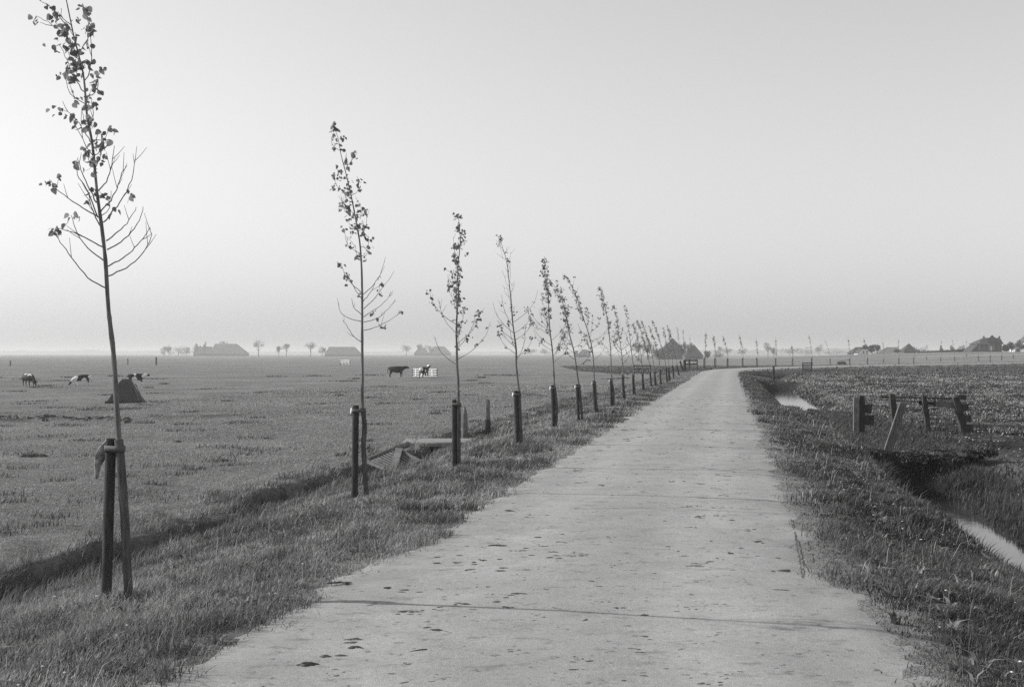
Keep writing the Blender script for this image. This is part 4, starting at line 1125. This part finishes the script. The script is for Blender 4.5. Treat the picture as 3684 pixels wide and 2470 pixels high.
# ------------------------------------------------------------------ cattle
def cow(px, foot, hpx, facing, m, label, pose='stand', yaw=0.0):
    """one continuous skinned body; local +X is the head's direction"""
    B = gp(px, foot); Y0 = B.y; H = hpx * 1.1 / F * Y0; s_ = H / 1.28
    o_me = bpy.data.meshes.new('cow'); V = []; E = []; Rr = []
    def v(x, y, z, rx, ry=None, par=None):
        V.append((x * s_, y * s_, z * s_)); Rr.append((rx * s_, (ry or rx) * s_))
        if par is not None: E.append((par, len(V) - 1))
        return len(V) - 1
    hip = v(-.72, 0, .95, .32, .36)
    mid = v(-.2, 0, .88, .40, .44, hip)
    che = v(.38, 0, .89, .36, .42, mid)
    rump = v(-.95, 0, 1.02, .16, .18, hip)
    if pose == 'graze':
        n1 = v(.72, 0, .82, .17, .2, che); n2 = v(.98, 0, .55, .13, .15, n1); h1 = v(1.12, 0, .34, .12, .13, n2); h2 = v(1.26, 0, .16, .085, .09, h1); h3 = v(1.33, 0, .06, .07, .07, h2)
    elif pose == 'look':
        n1 = v(.68, 0, 1.05, .17, .2, che); n2 = v(.86, 0, 1.28, .13, .15, n1); h1 = v(1.02, 0, 1.38, .12, .13, n2); h2 = v(1.22, 0, 1.28, .09, .09, h1); h3 = v(1.32, 0, 1.22, .075, .075, h2)
    else:
        n1 = v(.68, 0, 1.04, .2, .24, che); n2 = v(.9, 0, 1.14, .16, .18, n1); h1 = v(1.06, 0, 1.2, .14, .15, n2); h2 = v(1.25, 0, 1.1, .105, .11, h1); h3 = v(1.35, 0, 1.03, .085, .085, h2)
    for sg in (-1, 1):
        ea = v(V[h1][0] / s_ - .02, sg * .13, V[h1][2] / s_ + .07, .03, .03, h1); v(V[h1][0] / s_ - .03, sg * .24, V[h1][2] / s_ + .06, .025, .04, ea)
    for sg, st in ((-1, .06), (1, -.08)):
        a = v(-.74, sg * .17, .74, .15, .19, hip); b = v(-.66 + st, sg * .18, .56, .095, .12, a); c = v(-.82 + st, sg * .18, .36, .05, .06, b); d_ = v(-.80 + st, sg * .18, .10, .04, .04, c); v(-.76 + st, sg * .18, .02, .05, .05, d_)
        a = v(.42, sg * .16, .66, .12, .13, che); b = v(.44 - st, sg * .17, .38, .06, .065, a); c = v(.44 - st, sg * .17, .12, .042, .042, b); v(.46 - st, sg * .17, .02, .05, .05, c)
    ta = v(-1.07, 0, .92, .035, .035, rump); tb = v(-1.09, 0, .62, .022, .022, ta); v(-1.09, 0, .42, .04, .04, tb)
    ud = v(-.5, 0, .68, .12, .1, hip)
    o_me.from_pydata(V, E, []); o = bpy.data.objects.new('cow', o_me); COL.objects.link(o)
    sk = o.modifiers.new('skin', 'SKIN'); sk.use_smooth_shade = True
    for i, sv in enumerate(o_me.skin_vertices[0].data):
        sv.radius = Rr[i]; sv.use_root = (i == hip)
    sb = o.modifiers.new('sub', 'SUBSURF'); sb.levels = 1; sb.render_levels = 1
    o_me.materials.append(m)
    o.location = B; o.rotation_euler = (0, 0, (0 if facing > 0 else math.pi) + yaw)
    tag(o, label, 'cow', 'cattle grazing in the pasture'); return o
MC1 = cowmat('mottled_dark_coat', 3.1, .36); MC2 = cowmat('piebald_coat', 7.4, .52); MC3 = cowmat('piebald_dark_coat', 1.9, .47); MC4 = cowmat('black_white_coat', 12.3, .44)
cow(104, 1388, 44, 1, MC1, 'dark mottled cow grazing with head down, alone at the pasture edge', 'graze', -.7)
cow(292, 1387, 38, -1, MC2, 'mostly white piebald cow with black patches grazing behind the first poplar', 'graze', .25)
cow(494, 1385, 38, 1, MC3, 'black and white cow with a white midriff behind the dark shelter', 'stand', .45)
cow(1429, 1357, 37, 1, M_HOOF, 'solid black heifer standing side-on before the white gate', 'stand', 0)
cow(1528, 1360, 38, 1, MC4, 'black and white cow with raised head standing at the white gate', 'look', 1.15)

# ------------------------------------------------------------------ farms and trees on the horizon
def hip_house(name, label, pxl, pxr, rl, rr_, ytop, ybase, Y, m_roof=M_ROOF, m_wall=M_BRICK, eave=.34, depth=12, cat='farm', chim=(), win=0, white_gable=False, ridge_front=False):
    k = Y / F; X0 = (pxl - CX) * k; X1 = (pxr - CX) * k; R0 = (rl - CX) * k; R1 = (rr_ - CX) * k
    zt = CAMH - (ytop - HY) * k; zb = min(tz((X0 + X1) / 2, Y), CAMH - (ybase - HY) * k); H = zt - zb; ze = zb + H * eave
    e = empty(name, ((X0 + X1) / 2, Y + depth / 2, zb)); tag(e, label, cat)
    mb = MB(); i = .4
    mb.box(((X0 + X1) / 2, Y + depth / 2, (zb + ze) / 2 - .3), (X1 - X0 - 2 * i, depth - 2 * i, ze - zb + .55)); mb.build('wall', m_wall, e, smooth=False)
    fd = 1 + depth / 2 / Y; R0 *= fd; R1 *= fd; zt = CAMH + (zt - CAMH) * fd
    vs = [(X0, Y, ze), (X1, Y, ze), (X1, Y + depth, ze), (X0, Y + depth, ze), (R0, Y + depth / 2, zt), (R1, Y + depth / 2, zt)]
    mb = MB()
    if R1 - R0 < .3: mb.add(vs[:5], [(0, 1, 4), (1, 2, 4), (2, 3, 4), (3, 0, 4), (3, 2, 1, 0)])
    else: mb.add(vs, [(0, 1, 5, 4), (1, 2, 5), (2, 3, 4, 5), (3, 0, 4), (3, 2, 1, 0)])
    rf = mb.build('roof', m_roof, e, smooth=False)
    for cpx in chim:
        x = (cpx - CX) * k; mb = MB(); mb.box((x, Y + depth / 2, zt + .3), (.7, .7, 1.6)); o = mb.build('chimney', M_BRICK, rf, origin=e.location, smooth=False)
    for q in range(win):
        x = X0 + (X1 - X0) * (q + 1) / (win + 1); mb = MB(); mb.box((x, Y + .38, zb + (ze - zb) * .55), (.9, .12, max(.6, (ze - zb) * .45))); mb.build('window', M_GLASS, e, smooth=False)
    mb = MB(); mb.box(((X0 + X1) / 2 + .6, Y + .37, zb + (ze - zb) * .4), (1.3, .14, (ze - zb) * .75)); mb.build('door', M_OLDD, e, smooth=False)
    return e

def far_tree(px, pyb, pyt, wpx, Y, label, n=420, trunk=.35, m=None, s_=None, cat='tree', group=None, name='field_tree'):
    rr = random.Random(int(px * 7 + Y)); k = Y / F; x = (px - CX) * k; zt = CAMH - (pyt - HY) * k; zb = tz(x, Y); H = zt - zb; w_ = wpx * k / 2 * (1.3 if Y > 700 else 1.1)
    e = empty(name, (x, Y, zb)); tag(e, label, cat, group)
    mb = MB(); th = max(.15, H * .03)
    mb.tube([(x, Y, zb - .3), (x + rr.uniform(-.1, .1) * w_, Y, zb + H * .35), (x, Y, zb + H * .75)], [th, th * .7, th * .25], 7)
    for q in range(6):
        a = rr.uniform(0, 6.28); z0 = zb + H * rr.uniform(.3, .55)
        mb.tube([(x, Y, z0), (x + math.cos(a) * w_ * .6, Y + math.sin(a) * w_ * .6, z0 + H * rr.uniform(.15, .35))], [th * .4, th * .1], 4)
    mb.build('trunk', M_TRUNK, e)
    mb = MB(); c = Vector((x, Y, zb + H * (trunk + 1) / 2)); cloud(mb, c, w_, w_, H * (1 - trunk) / 2, n, s_ or max(.12, k * 1.0), rr, 9)
    mb.build('crown', m or M_FAR_LEAF, e, smooth=False); return e

# far left farms
hip_house('farm_barn', 'long hazy barn with a hipped roof beside its lower farmhouse', 752, 882, 774, 852, 1236, 1273, 1250, M_ROOFL, depth=20, eave=.22)
hip_house('farmhouse', 'lower hazy farmhouse joined to the long hipped barn', 694, 768, 706, 762, 1246, 1273, 1255, M_ROOFL, depth=12, eave=.3, chim=(715,), win=4)
hip_house('farm_barn', 'hazy barn with straight ridge behind the second poplar', 1166, 1294, 1184, 1277, 1247, 1273, 1150, M_ROOFL, depth=20, eave=.2)
hip_house('farm_barn', 'faint hipped barn half hidden by trees behind the white gate', 1540, 1622, 1562, 1598, 1245, 1273, 1500, M_ROOFL, depth=18, eave=.25)
hip_house('farm_barn', 'low faint barn beside the trees behind the white gate', 1488, 1540, 1505, 1530, 1250, 1273, 1500, M_ROOFL, depth=14, eave=.25)
hip_house('haystack_barn', 'small hazy barn with rounded roof seen between the leaning poplars', 2080, 2127, 2094, 2110, 1256, 1273, 900, M_ROOFL, depth=10, eave=.3)
hip_house('shed', 'tiny hazy shed next to the small rounded barn', 2066, 2081, 2069, 2078, 1260, 1273, 900, M_ROOFL, depth=5, eave=.4)
for px, t, w_, lab in ((589, 1246, 26, 'thin'), ):
    pass
T = [  # px, top, width, Y, label
    (590, 1243, 22, 1250, 'hazy tree at the outer edge of the left farm grove', .1), (607, 1242, 16, 1240, 'second hazy tree of the left farm grove', .1), (640, 1244, 48, 1300, 'broad faint tree in the farm grove', .1),
    (670, 1245, 34, 1290, 'rounded faint tree beside the low farmhouse', .1), (701, 1234, 22, 1240, 'taller hazy tree standing at the farmhouse gable', .15), (737, 1228, 12, 1240, 'slender tree rising over the farmhouse roof', .4),
    (803, 1226, 26, 1275, 'thin treetop showing above the long barn', .5),
    (930, 1223, 32, 1050, 'lone round-headed tree between the two hazy barns', .5), (1004, 1242, 20, 1080, 'small leafy tree left of its round-topped neighbour', .3), (1030, 1231, 26, 1060, 'round-topped tree in the middle of the lone trees', .45),
    (1117, 1226, 30, 1050, 'lone bushy tree just before the straight-ridged barn', .4), (1160, 1246, 22, 1140, 'dark bush against the end of the straight-ridged barn', .1),
    (1462, 1236, 34, 1500, 'sparse faint tree left of the barn behind the white gate', .3), (1510, 1234, 18, 1480, 'narrow faint tree against the low barn', .2), (1546, 1234, 30, 1470, 'rounded faint tree between the two faint barns', .2),
    (1912, 1252, 40, 1700, 'faint low tree on the horizon between the poplars', .1), (1960, 1253, 36, 1700, 'second faint low tree on the horizon between the poplars', .1),
    (2297, 1232, 40, 500, 'open-crowned tree at the end of the tall-roofed farm garden', .35), (2330, 1228, 46, 505, 'broad leafy tree in the tall-roofed farm garden', .3), (2362, 1250, 34, 510, 'low bushy tree against the tall pyramid roof', .1),
    (2452, 1224, 34, 500, 'dense tree between the two pointed roofs', .15), (2477, 1230, 32, 495, 'rounded tree leaning on the smaller pointed roof', .15), (2545, 1262, 22, 520, 'low bush right beside the smaller pointed roof', .05),
    (2580, 1264, 60, 700, 'low hedge-like trees past the smaller pointed roof', .05), (2590, 1240, 20, 1500, 'faint tall tree on the skyline beyond the bend', .2), (2620, 1250, 34, 1500, 'faint bushy tree on the skyline beyond the bend', .1),
    (2668, 1252, 28, 1500, 'faint rounded tree on the skyline over the bend', .1), (2762, 1231, 34, 900, 'hazy tree with a lopsided crown above the bend', .35), (2784, 1250, 18, 900, 'low hazy tree beside the lopsided one', .1),
    (2842, 1243, 70, 1250, 'wide hazy copse shaped like a mound', .05), (2900, 1246, 60, 1350, 'second hazy mound-shaped copse', .05), (2948, 1236, 34, 1250, 'hazy tree rising from the far copse', .15), (3010, 1253, 80, 1500, 'long faint copse before the white gable', .05),
    (3115, 1240, 26, 440, 'dark clipped tree behind the white gable', .15), (3138, 1238, 24, 440, 'dark tree joined to the clipped one', .1), (3156, 1236, 24, 445, 'tall dark tree next to the white gable', .1),
    (3228, 1256, 26, 430, 'small dark round tree between the farm buildings', .15), (3296, 1243, 30, 640, 'hazy tree behind the pointed barn', .1), (3325, 1246, 34, 900, 'pale hazy tree past the pointed barn', .1),
    (3387, 1243, 12, 600, 'small tree rising from the hedge', .2), (3428, 1242, 18, 600, 'thin tree rising out of the long hedge', .2), (3462, 1238, 30, 560, 'rounded tree at the hedge before the big farmhouse', .1), 
    (3620, 1236, 26, 400, 'dark shrub tree at the side of the big farmhouse', .05), (3638, 1226, 28, 405, 'ragged dark tree beside the big farmhouse', .1), (3668, 1216, 40, 430, 'dense tree right of the ragged one', .1), (3700, 1202, 60, 400, 'tall dark tree cut by the picture edge', .1)]
for px, t_, w_, Y_, lab, tr in T:
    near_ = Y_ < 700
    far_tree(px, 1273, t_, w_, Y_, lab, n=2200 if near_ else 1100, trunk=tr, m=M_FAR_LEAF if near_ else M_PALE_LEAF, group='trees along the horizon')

hip_house('farm_barn', 'tall pyramid-roofed farm behind the end of the poplar row', 2362, 2482, 2421, 2423, 1216, 1274, 540, M_ROOF, depth=14, eave=.18)
hip_house('farmhouse', 'smaller pointed-roof house next to the pyramid-roofed farm', 2462, 2533, 2497, 2499, 1238, 1274, 530, M_ROOF, depth=9, eave=.2, win=3)
hip_house('farm_barn', 'dark-roofed barn attached behind the white gable', 3066, 3112, 3078, 3104, 1248, 1278, 432, M_ROOF, depth=8, eave=.25)
hip_house('farm_barn', 'dark pointed barn with a pyramid roof among small farm buildings', 3250, 3302, 3270, 3272, 1234, 1276, 430, M_ROOF, depth=6, eave=.3)
hip_house('shed', 'pale low barn faint behind the dark clipped trees', 3150, 3242, 3190, 3232, 1248, 1274, 800, M_ROOFL, M_WHITE, depth=10, eave=.35)
# white gable house
def gable():
    Y = 425; k = Y / F; e = empty('white_cottage', ((3107 - CX) * k, Y + 2, 0)); zb = tz((3107 - CX) * k, Y) ; e.location.z = zb
    tag(e, 'white gable cottage with two tall windows and an arched roof edge', 'cottage')
    X = lambda p: (p - CX) * k
    Z = lambda p: CAMH - (p - HY) * k
    prof = [(3086, 1280), (3086, 1273), (3094, 1262), (3102, 1256), (3120, 1256), (3126, 1262), (3126, 1280)]
    n = len(prof); vs = [(X(a), Y, Z(b)) for a, b in prof] + [(X(a), Y + 5, Z(b)) for a, b in prof]
    mb = MB(); mb.add(vs, [tuple(range(n))[::-1], tuple(range(n, 2 * n))] + [(i, (i + 1) % n, n + (i + 1) % n, n + i) for i in range(n)]); mb.build('wall', M_WHITE, e, smooth=False)
    rp = prof[1:-1]; n = len(rp)
    vs = [(X(a), Y - .15, Z(b) + .06) for a, b in rp] + [(X(a), Y + 5.1, Z(b) + .06) for a, b in rp] + [(X(a), Y - .15, Z(b) + .18) for a, b in rp] + [(X(a), Y + 5.1, Z(b) + .18) for a, b in rp]
    mb = MB(); mb.add(vs, [(2 * n + i, 2 * n + i + 1, 3 * n + i + 1, 3 * n + i) for i in range(n - 1)] + [(i, n + i, n + i + 1, i + 1) for i in range(n - 1)] + [(i, i + 1, 2 * n + i + 1, 2 * n + i) for i in range(n - 1)]); mb.build('roof', M_ROOF, e, smooth=False)
    for p in (3107, 3119):
        mb = MB(); mb.box((X(p), Y - .02, Z(1266)), (.34, .1, 1.0)); mb.build('window', M_GLASS, e, smooth=False)
gable()

# the big farmhouse on its mound
def villa():
    Y = 400; k = Y / F; X = lambda p: (p - CX) * k; Z = lambda p: CAMH - (p - HY) * k
    xc = X(3567); zb = min(tz(xc, Y), Z(1262)) - .2
    e = empty('big_farmhouse', (xc, Y + 4, zb)); tag(e, 'big dark farmhouse on a mound with two chimneys and a central dormer', 'farmhouse')
    ze = Z(1237)
    mb = MB(); mb.box((X(3566), Y + 4.5, (zb + ze) / 2), (X(3606) - X(3525), 8, ze - zb)); mb.build('wall', M_BRICK, e, smooth=False)
    vs = [(X(3519), Y, ze), (X(3612), Y, ze), (X(3612), Y + 9, ze), (X(3519), Y + 9, ze), (X(3537) * 1.0112, Y + 4.5, Z(1214)), (X(3597) * 1.0112, Y + 4.5, Z(1214))]
    mb = MB(); mb.add(vs, [(0, 1, 5, 4), (1, 2, 5), (2, 3, 4, 5), (3, 0, 4), (3, 2, 1, 0)]); rf = mb.build('roof', M_ROOF, e, smooth=False)
    for p in (3539, 3595):
        mb = MB(); mb.box((X(p) * 1.0112, Y + 4.5, Z(1212)), (.45, .6, .8)); mb.build('chimney', M_BRICK, rf, origin=e.location, smooth=False)
    mb = MB(); mb.add([(X(3553), Y - .1, Z(1232)), (X(3586), Y - .1, Z(1232)), (X(3586), Y - .1, Z(1220)), (X(3569), Y - .1, Z(1204)), (X(3553), Y - .1, Z(1220)),
                       (X(3553) * 1.01, Y + 4, Z(1232)), (X(3586) * 1.01, Y + 4, Z(1232)), (X(3586) * 1.01, Y + 4, Z(1220)), (X(3569) * 1.01, Y + 4, Z(1204)), (X(3553) * 1.01, Y + 4, Z(1220))],
                      [(0, 1, 2, 3, 4), (9, 8, 7, 6, 5), (0, 5, 6, 1), (1, 6, 7, 2), (2, 7, 8, 3), (3, 8, 9, 4), (4, 9, 5, 0)]); mb.build('dormer', M_ROOF, e, smooth=False)
    for p in (3535, 3549, 3586, 3600):
        mb = MB(); mb.box((X(p), Y + .45, Z(1247)), (.5, .12, .9)); w_ = mb.build('window', M_GLASS, e, smooth=False)
    mb = MB(); mb.box((X(3567), Y + .42, Z(1252)), (.8, .2, 1.5)); mb.build('door', M_WHITE, e, smooth=False)
    for p in (3558, 3576):
        mb = MB(); mb.box((X(p), Y + .1, Z(1248)), (.16, .4, 2.0)); mb.build('porch_column', M_CONC, e, smooth=False)
    mb = MB(); mb.box((X(3567), Y + .1, Z(1237)), (2.0, .6, .16)); mb.build('porch_roof', M_CONC, e, smooth=False)
    # low wing
    mb = MB(); mb.add([(X(a), y_, Z(b)) for y_ in (Y + 1, Y + 8) for a, b in ((3495, 1264), (3524, 1264), (3524, 1238), (3510, 1250))], [(0, 1, 2, 3), (7, 6, 5, 4), (0, 4, 5, 1), (1, 5, 6, 2), (2, 6, 7, 3), (3, 7, 4, 0)]); mb.build('wing', M_ROOF, e, smooth=False)
villa()
hip_house('white_shed', 'small white building between the trees right of the big farmhouse', 3648, 3668, 3652, 3663, 1234, 1262, 440, M_ROOFL, M_WHITE, depth=5, eave=.6)

# hedges and far woods
def hedge(name, pxs, Y, label, s_=.3, n=1500, m=None, kind=None, th=1.2):
    rr = random.Random(int(Y)); k = Y / F; mb = MB()
    for i in range(n):
        q = rr.random() * (len(pxs) - 1); a = int(q); f = q - a
        px = pxs[a][0] * (1 - f) + pxs[a + 1][0] * f; pt = pxs[a][1] * (1 - f) + pxs[a + 1][1] * f
        x = (px - CX) * k; zb = tz(x, Y) if n < 2500 else -.8; zt = CAMH - (pt - HY) * k
        zt += (zt - zb) * .35 * (float(vnoise(np.array([px / 7.0]), np.array([.5]), 5)[0]) - .5)
        z = zb + (zt - zb) * rr.random() ** .8; p = Vector((x, Y + rr.uniform(-th, th), z))
        A = Vector((rr.gauss(0, 1), rr.gauss(0, 1), rr.gauss(0, 1))).normalized(); B_ = A.cross(Vector((rr.gauss(0, 1), rr.gauss(0, 1), rr.gauss(0, 1)))).normalized(); s2 = s_ * rr.uniform(.5, 1.3)
        mb.add([p - A * s2, p - B_ * s2, p + A * s2, p + B_ * s2], [(0, 1, 2, 3)])
    o = mb.build(name, m or M_FAR_LEAF, smooth=False); tag(o, label, 'hedge' if kind is None else 'woods', kind=kind); return o
hedge('long_hedge', [(3296, 1266), (3340, 1264), (3400, 1261), (3450, 1258), (3500, 1254), (3518, 1250)], 415, 'long dark hedge climbing to the big farmhouse', .28, 2300)
hedge('far_woods', [(-80, 1264), (60, 1262), (200, 1264), (300, 1259), (350, 1260), (480, 1265), (560, 1262), (640, 1258), (700, 1262), (900, 1266), (1100, 1265), (1300, 1266), (1450, 1264), (1700, 1267), (1850, 1264), (2000, 1262), (2200, 1267)], 4600,
      'faint hazy woods along the flat horizon over the pasture', 3.6, 9000, M_PALE_LEAF, 'stuff', 30)
hedge('far_woods', [(2500, 1262), (2600, 1258), (2750, 1260), (2850, 1256), (3000, 1254), (3060, 1257), (3200, 1256), (3350, 1258), (3500, 1256), (3760, 1255)], 3600,
      'faint hazy woods along the horizon beyond the bend', 3.0, 8000, M_PALE_LEAF, 'stuff', 30)

# ------------------------------------------------------------------ haze
hz = MB(); hz.box((0, 2900, 9.0), (8600, 6400, 23.0))
mh = bpy.data.materials.new('haze_air'); mh.use_nodes = True
n = mh.node_tree.nodes; n.clear()
pv = n.new('ShaderNodeVolumePrincipled'); pv.inputs['Color'].default_value = (.90, .90, .90, 1); pv.inputs['Density'].default_value = .00042; pv.inputs['Anisotropy'].default_value = .2
om = n.new('ShaderNodeOutputMaterial'); mh.node_tree.links.new(pv.outputs[0], om.inputs['Volume'])
mh.cycles.homogeneous_volume = True
tag(hz.build('haze', mh, smooth=False), 'pale haze lying over the flat pastures', 'haze', kind='stuff')
